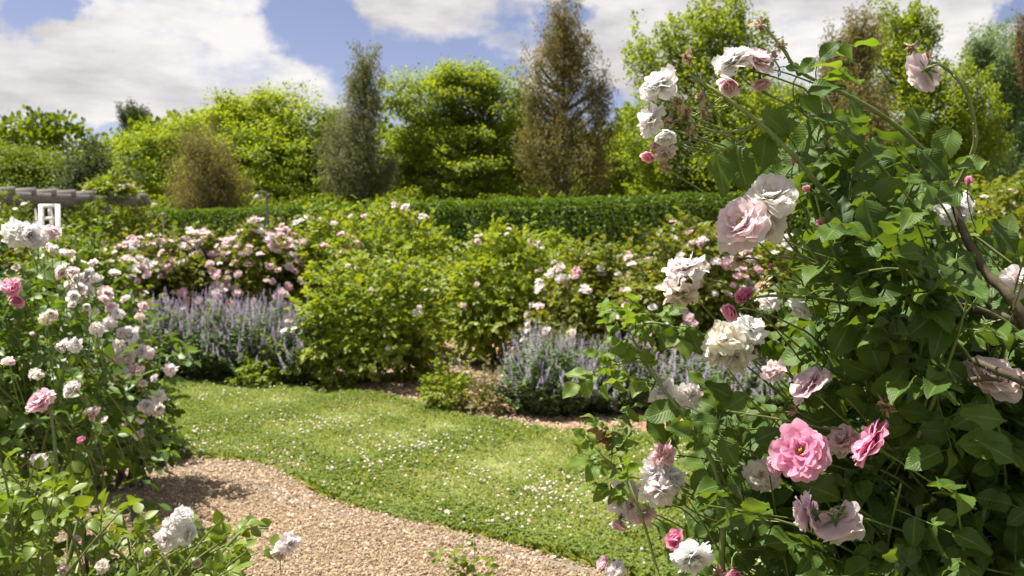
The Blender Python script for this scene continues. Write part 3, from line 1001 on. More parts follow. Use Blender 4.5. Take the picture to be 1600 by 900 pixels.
make_tree('feathery_tree', 'bright green tree of loose upright sprays between the brown and blue gums', [(1420, 75, 45, 40), (1392, 120, 45, 50), (1480, 150, 56, 46), (1530, 190, 36, 40), (1440, 190, 68, 68), (1400, 45, 20, 22), (1440, 45, 14, 22), (1500, 245, 60, 40)], 34, MAT['bright_tree'], 14, .1, 1.2, 'upright')
make_tree('gum_tree', 'blue green gum tree at the right edge of the view', [(1560, 110, 38, 46), (1600, 170, 55, 75), (1572, 235, 46, 56), (1530, 90, 18, 26), (1650, 200, 60, 90)], 36, MAT['blue_tree'], 15, .11, 1.8, 'gum')
make_tree('gum_tree', 'russet topped tree in the upper right corner', [(1602, 62, 12, 30), (1616, 100, 20, 36)], 34, MAT['red_tree'], 16, .1, 1.3, 'gum')
# far wood closing the view beyond the trees
r = np.random.default_rng(88)
mb = MB()
for i in range(46):
    px = -350 + i * 52 + r.normal(0, 12)
    Y = r.uniform(50, 58)
    C = at(px, r.uniform(275, 300), Y)
    m = 1300
    d = nrm(r.normal(0, 1, (m, 3)))
    L = C + d * np.array([2.0, 1.6, C[2] * .75]) * r.uniform(.7, 1.08, m)[:, None]
    L[:, 2] = np.maximum(L[:, 2], .1)
    put_leaves(mb, LOW_LEAVES, L, d + r.normal(0, .5, (m, 3)), d * .5 + r.normal(0, .5, (m, 3)) + np.array([0, 0, .7]), r.uniform(.3, .5, m), r)
tag(mb.build('far_wood', MAT['green_tree']), 'dense green wood far behind the garden trees', None, 'stuff')
# dark understorey between hedge and trees
mb = MB()
for i in range(36):
    px = 180 + i * 41 + r.normal(0, 10)
    Y = r.uniform(29, 32)
    C = at(px, r.uniform(340, 350), Y)
    m = 900
    d = nrm(r.normal(0, 1, (m, 3)))
    L = C + d * np.array([.95, .8, .75]) * r.uniform(.6, 1.1, m)[:, None]
    put_leaves(mb, LOW_LEAVES, L, d + r.normal(0, .5, (m, 3)), d * .5 + r.normal(0, .5, (m, 3)) + np.array([0, 0, .7]), r.uniform(.1, .17, m), r)
tag(mb.build('undergrowth', MAT['green_tree']), 'low leafy undergrowth in the shade between hedge and trees', None, 'stuff')

# ================================================================== PERGOLA and what grows on it
pa, pb = at(-130, 303, 15.0), at(222, 308, 18.6)
pa[2] = pb[2] = 2.34
pd = nrm((pb - pa) * np.array([1, 1, 0])); pn = np.array([-pd[1], pd[0], 0])
if pn[1] < 0: pn = -pn
ang = math.atan2(pd[1], pd[0]); PL = np.linalg.norm(pb - pa)
pg = thing('pergola', 'weathered grey timber pergola with rafters, partly hidden by climbing plants', 'pergola', ((pa[0] + pb[0]) / 2, (pa[1] + pb[1]) / 2, 0))
for k in (0, 1):
    m_ = MB(); m_.box((pa + pb) / 2 + pn * 2.2 * k, (PL / 2 + .15, .05, .085), ang); m_.build('beam', MAT['weathered'], pg, smooth=False)
nr = int(PL / .36)
for i in range(nr + 1):
    m_ = MB(); m_.box(pa + pd * PL * i / nr + pn * 1.1 + np.array([0, 0, .10]), (.03, 1.1 + .12, .07), ang)
    m_.build('rafter', MAT['weathered'], pg, smooth=False)
for k in (0, 1):
    for t in (.02, .3, .56, .80):
        q = pa + pd * PL * t + pn * 2.2 * k
        m_ = MB(); m_.box((q[0], q[1], 1.113), (.07, .07, 1.113), ang); m_.build('post', MAT['weathered'], pg, smooth=False)
for (pxc, w_, top, Y, lab, nm, mt, seed, ft) in [
    (150, 70, 316, 17.6, 'dark green climber wrapped round a pergola post', 'climbing_plant', 'green_tree', 301, 0),
    (20, 90, 325, 15.6, 'shaded climber under the left end of the pergola', 'climbing_plant', 'green_tree', 302, 0),
    (215, 100, 312, 18.9, 'pale green climber at the right end of the pergola', 'climbing_plant', 'mid_leaf', 303, 0),
    (110, 60, 340, 19.6, 'green shrub in the shade beneath the pergola rafters', 'garden_shrub', 'green_tree', 304, 0),
    (-70, 90, 310, 15.2, 'climber at the outer end of the pergola', 'climbing_plant', 'green_tree', 305, 0),
    (175, 60, 288, 18.2, 'rambling rose with rusty tips lying on top of the pergola', 'rambling_rose', 'mid_yellow', 306, 2.45)]:
    s = Shrub(pxc, w_, top, Y, seed, foot=ft)
    rt = make_shrub(s, nm, lab, 'climber' if 'shrub' not in nm else 'shrub', None, MAT[mt], 110 if not ft else 60, 12, .055, 10, inner=50, stems=5 if not ft else 0)
    if seed in (306, 303, 302):
        shrub_blooms(s, rt, 14 if seed != 302 else 5, ['white', 'blush'], .04)
# small white painted frame under the pergola
q = at(78, 355, 15.4)
wf = thing('obelisk', 'small white painted wooden garden frame standing in front of the pergola', 'garden frame', (q[0], q[1], 0))
fw = 26 / F_PX * 15.4 / 2
zt = at(78, 319, 15.4)[2]
for sx in (-1, 1):
    m_ = MB(); m_.box((q[0] + sx * fw, q[1], zt / 2), (.028, .028, zt / 2)); m_.build('upright', MAT['white_paint'], wf, smooth=False)
for zz, hz in ((zt - .03, .03), (zt - .24, .025), (zt - .62, .025), (.7, .025)):
    m_ = MB(); m_.box((q[0], q[1], zz), (fw - .03, .024, hz)); m_.build('rail', MAT['white_paint'], wf, smooth=False)
m_ = MB(); m_.box((q[0], q[1], zt - .135), (.014, .02, .074)); m_.build('bar', MAT['white_paint'], wf, smooth=False)
# garden lamp
q = at(417, 330, 22.0); zt = at(417, 299, 22.0)[2]
lp = thing('garden_lamp', 'grey garden lamp post with hanging pale shade above the roses', 'lamp', (q[0], q[1], 0))
m_ = MB(); m_.tube([(q[0], q[1], 0), (q[0], q[1], zt)], [.032, .028], 10); m_.build('post', MAT['lamp_metal'], lp)
xs = at(402, 308, 22.0)
m_ = MB(); m_.tube(bez(np.array([q[0], q[1], zt - .03]), np.array([xs[0] + .05, q[1], zt + .06]), np.array([xs[0], q[1], zt - .07]), 7), .011, 6); m_.build('arm', MAT['lamp_metal'], lp)
m_ = MB(); m_.tube([(xs[0], q[1], zt - .07), (xs[0], q[1], zt - .1), (xs[0], q[1], zt - .14), (xs[0], q[1], zt - .18)], [.02, .055, .085, .09], 14); m_.build('lamp_shade', MAT['lamp_shade'], lp)
# slim white stake
q = at(256, 370, 14.5); zt = at(256, 330, 14.5)[2]
m_ = MB(); m_.tube([(q[0], q[1], 0), (q[0], q[1], zt * .96), (q[0], q[1], zt)], [.012, .012, .004], 8)
m_.box((q[0], q[1], zt - .05), (.028, .016, .025))
tag(m_.build('garden_stake', MAT['weathered'], origin=np.array([q[0], q[1], 0])), 'slim pale garden stake beyond the left pink roses', 'stake')

# ================================================================== MID ROSE BUSHES
RB = 'rose bushes in the beds beyond the lawn'
WB, PK = ['white', 'blush', 'white', 'pale', 'cream'], ['pale', 'blush', 'pale', 'blush', 'white', 'white']
mids = [
    # pxc, w, top, Y, label, mat, blooms, colours, size, seed
    (205, 190, 372, 11.6, 'rose bush smothered in pink blooms, left of the left catmint row', 'mid_leaf', 100, PK, .066, 401),
    (300, 150, 378, 12.0, 'rose bush crowded with pale pink blooms directly behind the left catmint', 'mid_leaf', 100, PK, .066, 402),
    (400, 170, 352, 12.3, 'dark leaved rose bush dotted with pink clusters below the garden lamp', 'mid_leaf', 100, PK, .066, 403),
    (500, 170, 334, 12.8, 'tall rose bush with few pink clusters between lamp and yellowish bush', 'mid_yellow', 60, PK, .06, 404),
    (622, 200, 322, 12.2, 'tallest yellowish leafy rose bush in the centre with rusty shoot tips', 'mid_yellow', 32, PK, .06, 405),
    (578, 235, 424, 9.7, 'rounded rose bush with a few white blooms at the lawn edge beside catmint', 'mid_yellow', 26, ['white', 'cream', 'blush'], .04, 406),
    (770, 200, 366, 11.2, 'yellow green rose bush with scattered white buds, front of the hedge', 'mid_yellow', 36, ['white', 'blush'], .04, 407),
    (860, 150, 374, 12.4, 'leafy yellow green rose bush half hidden behind its neighbour at the hedge', 'mid_yellow', 28, ['white', 'blush', 'pale'], .04, 408),
    (930, 185, 392, 10.2, 'rose bush with large white clusters above the right catmint', 'mid_leaf', 70, WB, .056, 409),
    (1085, 185, 366, 9.2, 'rose bush with pink and white clusters just left of the near rose bush', 'mid_leaf', 95, WB + PK, .06, 410),
    (1235, 190, 388, 9.6, 'rose bush full of white clusters glimpsed behind the near rose stems', 'mid_leaf', 85, WB, .056, 411),
    (1565, 260, 292, 7.6, 'white flowered rose bush behind the right side of the near bush', 'mid_leaf', 60, ['white', 'cream', 'blush'], .04, 412),
    (1390, 230, 330, 8.6, 'leafy rose bush hidden behind the middle of the near bush', 'mid_leaf', 20, WB, .04, 413),
    (120, 170, 392, 8.6, 'loose rose bush of blush clusters behind the left foreground bush', 'low_leaf', 80, ['blush', 'white', 'pale', 'old'], .042, 414),
    (-40, 190, 352, 9.4, 'rose bush at the left border behind the foreground bush', 'mid_leaf', 20, WB, .045, 415),
]
for (pxc, w_, top, Y, lab, mt, nb, cols, bs, seed) in mids:
    s = Shrub(pxc, w_ * .97, top + 8, Y, seed, 1.0)
    rt = make_shrub(s, 'rose_bush', lab, 'rose bush', RB, MAT[mt], 165, 11, .061, 24, inner=80, spread=.11)
    shrub_blooms(s, rt, nb, cols, bs, up=.1 if nb > 40 else .0, cluster=7 if nb > 75 else 3)
    if nb >= 100:
        more_blooms(s, rt, 110, 'blush', bs)

# ================================================================== CATMINT
def spike_mesh(rng):
    mb = MB()
    n = 11
    z = np.linspace(0, 1, n)
    for i in range(n):
        k = 5
        a = np.arange(k) * 1.2566 + i * .7
        rr = .07 * (1 - .55 * z[i])
        pos = np.stack([np.cos(a) * rr * .4, np.sin(a) * rr * .4, np.full(k, z[i])], 1)
        put_leaves(mb, LOW_LEAVES, pos, np.stack([np.cos(a), np.sin(a), rng.uniform(.1, .7, k)], 1), np.tile([0, 0, 1.0], (k, 1)), rng.uniform(.05, .10, k) * (1.15 - .4 * z[i]), rng)
    return mb


_rs = np.random.default_rng(15)
SPK = [spike_mesh(_rs) for _ in range(3)]
SPK_M = [s.mesh('flower_spike', MAT['nepeta_flower']) for s in SPK]
SPK_T = [(np.concatenate(s.v), np.concatenate(s.f), np.concatenate(s.uv)) for s in SPK]


def catmint(pxc, w_, top, Y, label, seed, n=330, purple=1.0, group='catmint clumps in front of the roses', base_r=.16):
    import mathutils
    rng = np.random.default_rng(seed)
    X = (pxc - 800) / F_PX * Y
    H = at(pxc, top, Y)[2]
    R = w_ / 2 / F_PX * Y
    root = thing('catmint', label, 'catmint', (X, Y, 0), group)
    st, lf, mass = MB(), MB(), MB()
    tips = []
    for i in range(n):
        a = rng.uniform(0, 6.28)
        q = math.sqrt(rng.uniform(0, 1))
        b = np.array([X + math.cos(a) * q * R * .45, Y + math.sin(a) * q * R * .45, 0])
        hh = H * (1 - .62 * q ** 2.5) * rng.uniform(.68, 1.06)
        e = np.array([X + math.cos(a) * q * R * 1.05 + rng.normal(0, .06), Y + math.sin(a) * q * R * 1.05 + rng.normal(0, .06), hh])
        c = np.array([(b[0] + e[0]) / 2 + math.cos(a) * .08 * q, (b[1] + e[1]) / 2 + math.sin(a) * .08 * q, hh * .45])
        path = bez(b, c, e, 6)
        st.tube(path, np.linspace(.003, .0016, 6), 3)
        m = 34
        t = rng.uniform(.08, .9, m)
        P = (1 - t)[:, None] ** 2 * b + (2 * t * (1 - t))[:, None] * c + (t ** 2)[:, None] * e
        az = rng.uniform(0, 6.28, m)
        D = np.stack([np.cos(az), np.sin(az), rng.uniform(-.2, .7, m)], 1)
        put_leaves(lf, LOW_LEAVES, P + D * .012, D, np.tile([0, 0, 1.0], (m, 1)) + rng.normal(0, .4, (m, 3)), rng.uniform(.026, .052, m), rng)
        d = nrm(nrm(e - c) + rng.normal(0, .22, 3))
        Ls = rng.uniform(.09, .22)
        tips.append((e - d * Ls * .55, d, Ls))
    # the spikes nearest the viewer are separate parts, the rest one mass
    order = sorted(range(n), key=lambda i: tips[i][0][1] - .5 * tips[i][0][2])
    for j, i in enumerate(order):
        p, d, Ls = tips[i]
        if rng.uniform() > purple:
            continue
        if j < 90:
            o = bpy.data.objects.new('flower_spike', SPK_M[j % 3])
            COL.objects.link(o); o.parent = root
            o.location = tuple(p - np.array(root.location))
            o.rotation_mode = 'QUATERNION'
            o.rotation_quaternion = quat_z(d) @ mathutils.Quaternion((0, 0, 1), rng.uniform(0, 6))
            o.scale = (Ls * .8, Ls * .8, Ls)
        else:
            M = frames(np.cross(d, [0.3, .9, .1])[None], d[None])
            mass.scatter(SPK_T[j % 3], p[None], M * np.array([Ls * .8, Ls * .8, Ls])[None, None, :])
    st.build('stems', MAT['stem'], root)
    lf.build('foliage', MAT['nepeta_leaf'], root)
    tag(mass.build('flower_spikes', MAT['nepeta_flower'], root), kind='stuff')
    return root


catmint(262, 120, 466, 10.0, 'purple catmint clump at the left end of the left row', 501)
catmint(335, 130, 458, 9.9, 'purple catmint clump in the middle of the left row', 502)
catmint(410, 130, 462, 9.8, 'purple catmint clump with yellow weeds at its foot, left row', 503)
catmint(468, 105, 484, 9.6, 'sparse catmint clump touching the rounded white rose bush', 504, 260)
catmint(858, 165, 512, 8.0, 'grey green catmint clump at the left of the right hand group', 505, 340, .8)
catmint(955, 160, 522, 8.1, 'grey green catmint clump in the middle of the right hand group', 506, 320, .75)
catmint(1075, 170, 545, 8.3, 'catmint clump seen behind the light green rose shoot', 507, 300, .8)
catmint(1190, 160, 560, 8.4, 'catmint clump mostly hidden by the near rose bush', 508, 220, .8)


def weed(pxc, w_, top, py_base, label, seed, mat, n=60, leaf=.05, name='weed', mode='compound'):
    g = ground(pxc, py_base)
    s = Shrub(pxc, w_, top, g[1], seed)
    return make_shrub(s, name, label, 'weed' if name == 'weed' else 'plant', None, MAT[mat], n, 9, leaf, 5, inner=14, spread=.07, stems=5, mode=mode)


weed(412, 95, 566, 603, 'low yellow green plant at the foot of the left catmint', 601, 'mid_yellow', 50, .045)
weed(700, 70, 585, 643, 'small straggly yellow green weed standing in the bare bed', 602, 'mid_yellow', 30, .035)
weed(760, 60, 610, 648, 'dry olive weed tuft beside the straggly weed in the bed', 603, 'olive_tree', 22, .03)
weed(520, 50, 585, 612, 'tiny green seedling under the rounded white rose bush', 604, 'mid_leaf', 16, .03)
weed(215, 90, 672, 722, 'low bright leafy plant where the left bush meets the path', 605, 'low_leaf', 40, .05)

# ================================================================== NEAR AND LEFT ROSE BUSHES
def twiggy(root, polys, n_twig, Yfun, base, leaf, rng, templates, mat, pairs=2, per=(5, 8), stick=True, twig_r=.0021, out_bias=None, twig_len=.5, name='foliage', droop=.3, up=.8, outline=None, clear=()):
    """twigs that end inside the outline, with compound leaves along them"""
    poly = np.array(polys, float)
    lo, hi = poly.min(0), poly.max(0)
    lf, st, tw = MB(), MB(), MB()
    done = 0
    while done < n_twig:
        p = rng.uniform(lo, hi)
        if not in_poly(p[0], p[1], poly):
            continue
        Y = Yfun(p[0], p[1]) * 1.0
        E = at(p[0], p[1], Y)
        if E[2] < .06:
            continue
        A_ = base + (E - base) * (1 - twig_len) + rng.normal(0, .11, 3)
        mid = (A_ + E) / 2 + np.array([0, 0, .12 * np.linalg.norm(E - A_)]) + rng.normal(0, .03, 3)
        path = bez(A_, mid, E, 9)
        m = rng.integers(*per)
        t = np.linspace(.3, 1, m) + rng.normal(0, .02, m)
        P = (1 - t)[:, None] ** 2 * A_ + (2 * t * (1 - t))[:, None] * mid + (t ** 2)[:, None] * E
        T = nrm((2 * (1 - t))[:, None] * (mid - A_) + (2 * t)[:, None] * (E - mid))
        az = np.arange(m) * 2.4 + rng.uniform(0, 6.28)
        s1 = nrm(np.cross(T, [0.1, .2, 1.0])); s2 = np.cross(T, s1)
        side = s1 * np.cos(az)[:, None] + s2 * np.sin(az)[:, None]
        D = nrm(T * .45 + side + np.array([0, 0, .1]) + rng.normal(0, .2, (m, 3)))
        D[-1] = T[-1]
        N_ = np.array([0, 0, 1.0]) * up + side * .25 + rng.normal(0, .35, (m, 3))
        if out_bias is not None:
            N_ = N_ + out_bias
        sz_ = leaf * rng.uniform(.65, 1.2, m)
        ok = np.ones(m, bool)
        if outline is not None or len(clear):
            for fr in (.5, 1.2, 1.9, 2.5):
                q = project(P + D * (sz_ * fr)[:, None])
                if outline is not None:
                    ok &= in_poly(q[:, 0], q[:, 1], outline)
                for (bx, by, br, bY) in clear:
                    ok &= ~((np.hypot(q[:, 0] - bx, q[:, 1] - by) < br * .62 + 16) & (q[:, 2] < bY + .05))
        P, D, N_, sz_ = P[ok], D[ok], N_[ok], sz_[ok]
        if len(P) < 2:
            continue
        m = len(P)
        tw.tube(path, np.linspace(twig_r * 1.6, twig_r * .6, 9), 5)
        compound(lf, templates, P, D, N_, sz_, rng, pairs=pairs, stick=st if stick else None, droop=droop)
        done += 1
    lf.build(name, mat, root)
    if st.n:
        for a in (st,):
            tw.v += a.v; tw.f += [f + tw.n for f in a.f]; tw.uv += a.uv; tw.n += a.n
    tw.build('twigs' if name == 'foliage' else 'shoot_stem', MAT['stem'], root)


def cane(root, pts, r0, r1, mat='stem', thorns=True, rng=R0, name='cane'):
    path = catmull(pts, 6)
    mb = MB()
    mb.tube(path, np.linspace(r0, r1, len(path)) * (1 + .06 * np.sin(np.arange(len(path)) * 1.7)), 8)
    if thorns:
        T = nrm(np.gradient(path, axis=0))
        for i in range(2, len(path) - 1, 2):
            a = rng.normal(0, 1, 3); a = nrm(a - T[i] * (a @ T[i]))
            b = path[i] + a * r0 * .8
            mb.tube([b, b + a * .005 - T[i] * .002], [.0016, .0003], 4)
    return mb.build(name, MAT[mat], root)


# ---- the near bush on the right
rn = np.random.default_rng(700)
nb = thing('rose_bush', 'large near rose bush with big dark leaves and white and pink blooms, filling the right', 'rose bush', (1.05, 1.75, 0))
NBASE = np.array([1.15, 1.9, .25])


def yr(px, py):
    t = np.clip((px - 950) / 650, 0, 1.3)
    return 1.62 - .22 * t + rn.uniform(-.25, .55)


# blooms: px, py, diameter in px, depth, kind, colour, facing (x, y towards viewer negative, z)
NB = [
    (1030, 135, 66, 1.42, 'full', 'white', (-.5, -.5, .5)), (1016, 188, 52, 1.43, 'loose', 'white', (-.9, -.3, .1)), (1040, 208, 48, 1.40, 'cup', 'white', (-.2, -.5, -.7)),
    (1016, 240, 36, 1.42, 'cup', 'pink', (-.4, -.4, -.8)), (1028, 222, 32, 1.43, 'cup', 'pale', (-.2, -.4, -.8)), (1040, 240, 34, 1.42, 'loose', 'old', (0, -.4, -.9)),
    (1146, 98, 62, 1.43, 'full', 'white', (-.5, -.4, .6)), (1182, 96, 64, 1.43, 'full', 'blush', (.2, -.4, .7)), (1142, 128, 52, 1.42, 'cup', 'pale', (-.4, -.4, -.7)), (1188, 126, 44, 1.44, 'cup', 'pale', (.1, -.4, -.8)),
    (1204, 308, 92, 1.40, 'open', 'white', (-.15, -.75, .55)), (1160, 352, 96, 1.39, 'open', 'blush', (-.6, -.75, .25)), (1188, 345, 84, 1.42, 'full', 'white', (-.2, -.5, -.6)),
    (1443, 112, 66, 1.41, 'open', 'blush', (-.25, .8, -.25)),
    (1070, 420, 64, 1.50, 'loose', 'white', (-.2, -.2, .7)), (1062, 458, 62, 1.50, 'loose', 'old', (0, -.2, -.8)),
    (1166, 466, 46, 1.42, 'cup', 'deep', (-.5, -.4, .3)), (1146, 486, 42, 1.42, 'cup', 'pink', (-.7, -.4, -.2)),
    (1132, 530, 66, 1.45, 'loose', 'cream', (-.3, -.8, .3)), (1150, 556, 60, 1.45, 'loose', 'cream', (0, -.8, -.2)), (1172, 512, 58, 1.46, 'loose', 'white', (.3, -.6, .6)), (1118, 552, 44, 1.46, 'loose', 'cream', (-.6, -.5, -.2)),
    (1268, 605, 78, 1.36, 'full', 'blush', (-.55, .15, .45)),
    (1250, 706, 98, 1.30, 'open', 'pink', (-.25, -.85, .35)), (1218, 725, 46, 1.33, 'cup', 'pink', (-.8, -.3, -.3)),
    (1362, 694, 92, 1.30, 'open', 'pink', (-.75, .25, .25)), (1318, 690, 60, 1.36, 'full', 'blush', (-.5, -.3, .4)),
    (1264, 802, 74, 1.30, 'full', 'lilac', (-.6, .3, -.2)), (1310, 818, 76, 1.29, 'full', 'lilac', (.35, .2, -.6)),
    (1555, 592, 92, 1.34, 'open', 'blush', (.1, -.7, .6)), (1496, 322, 58, 1.55, 'loose', 'white', (.3, -.6, .5)), (1480, 330, 46, 1.58, 'loose', 'white', (-.4, -.6, .4)),
    (1036, 614, 50, 1.55, 'loose', 'white', (-.5, -.5, .5)), (1078, 618, 48, 1.53, 'loose', 'white', (.3, -.5, .3)),
    (1035, 708, 46, 1.50, 'loose', 'pale', (-.2, -.6, .6)), (1022, 738, 52, 1.50, 'loose', 'white', (-.4, -.7, .2)), (1028, 768, 60, 1.49, 'loose', 'white', (-.1, -.8, -.3)), (1050, 748, 48, 1.50, 'loose', 'white', (.4, -.6, .1)),
    (972, 770, 62, 1.56, 'loose', 'white', (-.6, -.5, .5)), (985, 790, 54, 1.55, 'loose', 'white', (-.1, -.7, .2)), (968, 814, 40, 1.54, 'cup', 'pale', (-.3, -.4, -.8)), (1006, 802, 46, 1.53, 'loose', 'blush', (.3, -.6, -.1)),
    (1080, 868, 72, 1.40, 'full', 'white', (.2, -.6, -.4)), (1058, 846, 44, 1.42, 'cup', 'deep', (-.4, -.4, .3)), (1145, 892, 46, 1.38, 'cup', 'pink', (0, -.4, -.6)),
    (1210, 578, 42, 1.5, 'loose', 'blush', (-.2, -.5, .6)), (1255, 474, 52, 1.44, 'cup', 'white', (-.5, -.2, -.7)), (945, 884, 34, 1.5, 'cup', 'pale', (-.5, -.4, .4)), (962, 890, 36, 1.49, 'loose', 'white', (.2, -.5, .5)),
    (1190, 742, 56, 1.46, 'loose', 'cream', (-.3, -.6, .1)), (1200, 470, 40, 1.55, 'loose', 'white', (0, -.5, .5)), (1590, 440, 60, 1.5, 'loose', 'white', (.2, -.6, .3)), (1640, 640, 70, 1.4, 'full', 'pale', (0, -.6, .4)),
]
OUTL = np.array([(1085, 200), (1130, 190), (1190, 180), (1230, 130), (1270, 85), (1315, 60), (1330, 120), (1390, 195), (1430, 170), (1475, 190), (1530, 225), (1525, 270), (1512, 320), (1530, 390), (1600, 440), (1800, 470), (1900, 1300), (900, 1300), (940, 860), (1010, 800), (1020, 740), (965, 690), (970, 640), (1040, 590), (1090, 545), (1130, 500), (1190, 470), (1200, 400), (1235, 350), (1235, 280), (1170, 290), (1110, 260)], float)
CLEAR = [(b[0], b[1], b[2], b[3]) for b in NB] + [(x_, y_, 8, 1.42) for x_, y_ in ((1295, 312), (1270, 280), (1245, 250), (1218, 222), (1190, 195), (1160, 172), (1130, 150), (1440, 232), (1405, 203), (1370, 175), (1340, 158), (1310, 142), (1280, 127), (1548, 432), (1520, 392), (1500, 350), (1488, 310), (1575, 465), (1600, 505), (1545, 575), (1575, 586), (1510, 150), (1520, 190))]
upper = [(1150, 215), (1165, 240), (1215, 200), (1255, 160), (1290, 165), (1310, 200), (1390, 235), (1430, 215), (1480, 230), (1515, 250), (1535, 320), (1680, 400), (1680, 520), (1230, 490), (1245, 400), (1265, 330), (1200, 270)]
middle = [(1200, 440), (1680, 380), (1700, 700), (1010, 720), (1000, 650), (1050, 610), (1120, 585), (1165, 540)]
lower = [(1045, 690), (1700, 600), (1720, 1000), (985, 1000), (1010, 880), (1050, 800)]
twiggy(nb, upper, 92, yr, NBASE + np.array([0, 0, .6]), .056, rn, NEAR_LEAVES, MAT['near_leaf'], 2, (3, 6), out_bias=np.array([-.15, -.35, 0]), twig_len=.32, outline=OUTL, clear=CLEAR)
twiggy(nb, middle, 112, yr, NBASE + np.array([0, 0, .4]), .055, rn, NEAR_LEAVES, MAT['near_leaf'], 2, (4, 7), out_bias=np.array([-.25, -.35, 0]), twig_len=.4, outline=OUTL, clear=CLEAR)
twiggy(nb, lower, 135, yr, NBASE + np.array([0, 0, .1]), .056, rn, NEAR_LEAVES, MAT['near_leaf'], 2, (4, 7), out_bias=np.array([-.2, -.4, 0]), twig_len=.42, outline=OUTL, clear=CLEAR)
# body of the bush behind and to the right, which keeps its inside dark
s = Shrub(1545, 520, 450, 2.25, 711, .75)
rng = s.rng
mb = MB()
d = nrm(rng.normal(0, 1, (520, 3)))
P = s.c + (s.surf(d) - s.c) * rng.uniform(.35, 1.0, 520)[:, None]
compound(mb, MED_LEAVES, P, d + rng.normal(0, .4, (520, 3)), np.array([0, 0, 1.]) + rng.normal(0, .4, (520, 3)), rng.uniform(.05, .075, 520), rng, pairs=2)
s2 = Shrub(2080, 720, 250, 1.35, 712, .8)  # extra leaf mass out of view, added to block fill light from the right
d2 = nrm(rng.normal(0, 1, (420, 3)))
P2 = s2.c + (s2.surf(d2) - s2.c) * rng.uniform(.35, 1.0, 420)[:, None]
compound(mb, MED_LEAVES, P2, d2 + rng.normal(0, .4, (420, 3)), np.array([0, 0, 1.]) + rng.normal(0, .4, (420, 3)), rng.uniform(.05, .07, 420), rng, pairs=2)
mb.build('foliage', MAT['near_leaf'], nb)

# large single leaves one can pick out in the photograph: stalk end, tip, distance
lf = MB()
for (x0, y0, x1, y1, Yl, up_) in [(1118, 238, 1137, 306, 1.40, -.1), (1150, 228, 1166, 300, 1.42, .2), (1196, 212, 1190, 270, 1.44, .1), (1228, 208, 1192, 170, 1.43, .5), (1282, 92, 1313, 62, 1.43, .3),
                                  (1262, 145, 1322, 130, 1.42, .8), (1246, 118, 1276, 88, 1.43, .6), (1226, 104, 1262, 112, 1.43, .8), (1250, 150, 1292, 186, 1.42, .4), (1350, 312, 1376, 386, 1.36, .3), (1425, 165, 1446, 212, 1.45, .0),
                                  (1486, 200, 1466, 256, 1.44, .1), (1492, 262, 1546, 250, 1.43, .8), (1440, 236, 1484, 280, 1.42, .5), (1308, 322, 1334, 398, 1.40, .3), (1400, 248, 1338, 232, 1.45, .7), (1296, 236, 1352, 258, 1.44, .6),
                                  (1500, 300, 1440, 320, 1.40, .5), (1240, 170, 1198, 222, 1.45, .4), (1280, 190, 1240, 235, 1.46, .4), (1380, 290, 1330, 300, 1.43, .7), (1430, 330, 1470, 372, 1.42, .5), (1270, 300, 1310, 318, 1.45, .6), (1545, 345, 1592, 400, 1.38, .4),
                                  (1122, 662, 1076, 660, 1.44, .5), (1128, 684, 1152, 730, 1.44, .4), (1062, 636, 1004, 652, 1.50, .6), (1012, 655, 1042, 692, 1.49, .4), (1074, 512, 1098, 556, 1.52, .2), (1056, 514, 1030, 548, 1.52, .3), (1132, 640, 1172, 614, 1.46, .8),
                                  (1100, 600, 1150, 622, 1.48, .7), (1180, 690, 1220, 668, 1.45, .8), (1140, 740, 1170, 790, 1.46, .5), (1330, 500, 1300, 560, 1.38, .2), (1350, 520, 1380, 585, 1.38, .2), (1420, 480, 1445, 540, 1.36, .3), (1455, 560, 1520, 600, 1.33, .4), (1540, 640, 1490, 665, 1.28, .5),
                                  (1400, 640, 1470, 650, 1.32, .6),  (1500, 648, 1575, 655, 1.22, .8), (1530, 690, 1592, 722, 1.2, .9), (1470, 705, 1415, 728, 1.24, .9), (1580, 700, 1500, 690, 1.22, .6)]:
    p0, p1 = at(x0, y0, Yl), at(x1, y1, Yl - .012)
    Lf = np.linalg.norm(p1 - p0)
    put_leaves(lf, [NEAR_LEAVES[0], NEAR_LEAVES[2]], p0[None], (p1 - p0)[None], np.array([[rn.normal(-.1, .25), -.75, up_ + .15]]), [Lf], rn)
    dn = nrm(p1 - p0)
    st_ = MB(); st_.tube(bez(p0, p0 - dn * .015, p0 - dn * .02 + np.array([.02, .03, -.02]), 4), .0009, 4)
    for a_ in ('v', 'uv'): setattr(lf, a_, getattr(lf, a_) + getattr(st_, a_))
    lf.f += [q_ + lf.n for q_ in st_.f]; lf.n += st_.n
lf.build('large_leaves', MAT['near_leaf'], nb)

# canes as in the photograph
Yc = 1.5
cane(nb, [at(1480, 560, 1.75), at(1400, 440, 1.6), at(1325, 345, 1.48), at(1250, 255, 1.42), at(1190, 195, 1.4), at(1130, 150, 1.4), at(1082, 120, 1.42)], .0052, .0026)
cane(nb, [at(1520, 330, 1.6), at(1440, 232, 1.52), at(1370, 175, 1.48), at(1310, 142, 1.45), at(1250, 112, 1.44), at(1222, 75, 1.43), at(1195, 42, 1.43)], .0045, .002)
cane(nb, [at(1490, 300, 1.5), at(1515, 250, 1.46), at(1524, 210, 1.44), at(1512, 150, 1.42), at(1490, 117, 1.42), at(1462, 98, 1.42), at(1448, 108, 1.42)], .004, .002)
cane(nb, [at(1680, 660, 1.35), at(1610, 520, 1.35), at(1575, 460, 1.36), at(1540, 425, 1.38), at(1505, 360, 1.4), at(1482, 285, 1.42)], .0105, .005, 'twig')
cane(nb, [at(1590, 500, 1.36), at(1540, 488, 1.38), at(1495, 470, 1.42), at(1450, 425, 1.46), at(1415, 385, 1.5)], .008, .004, 'twig')
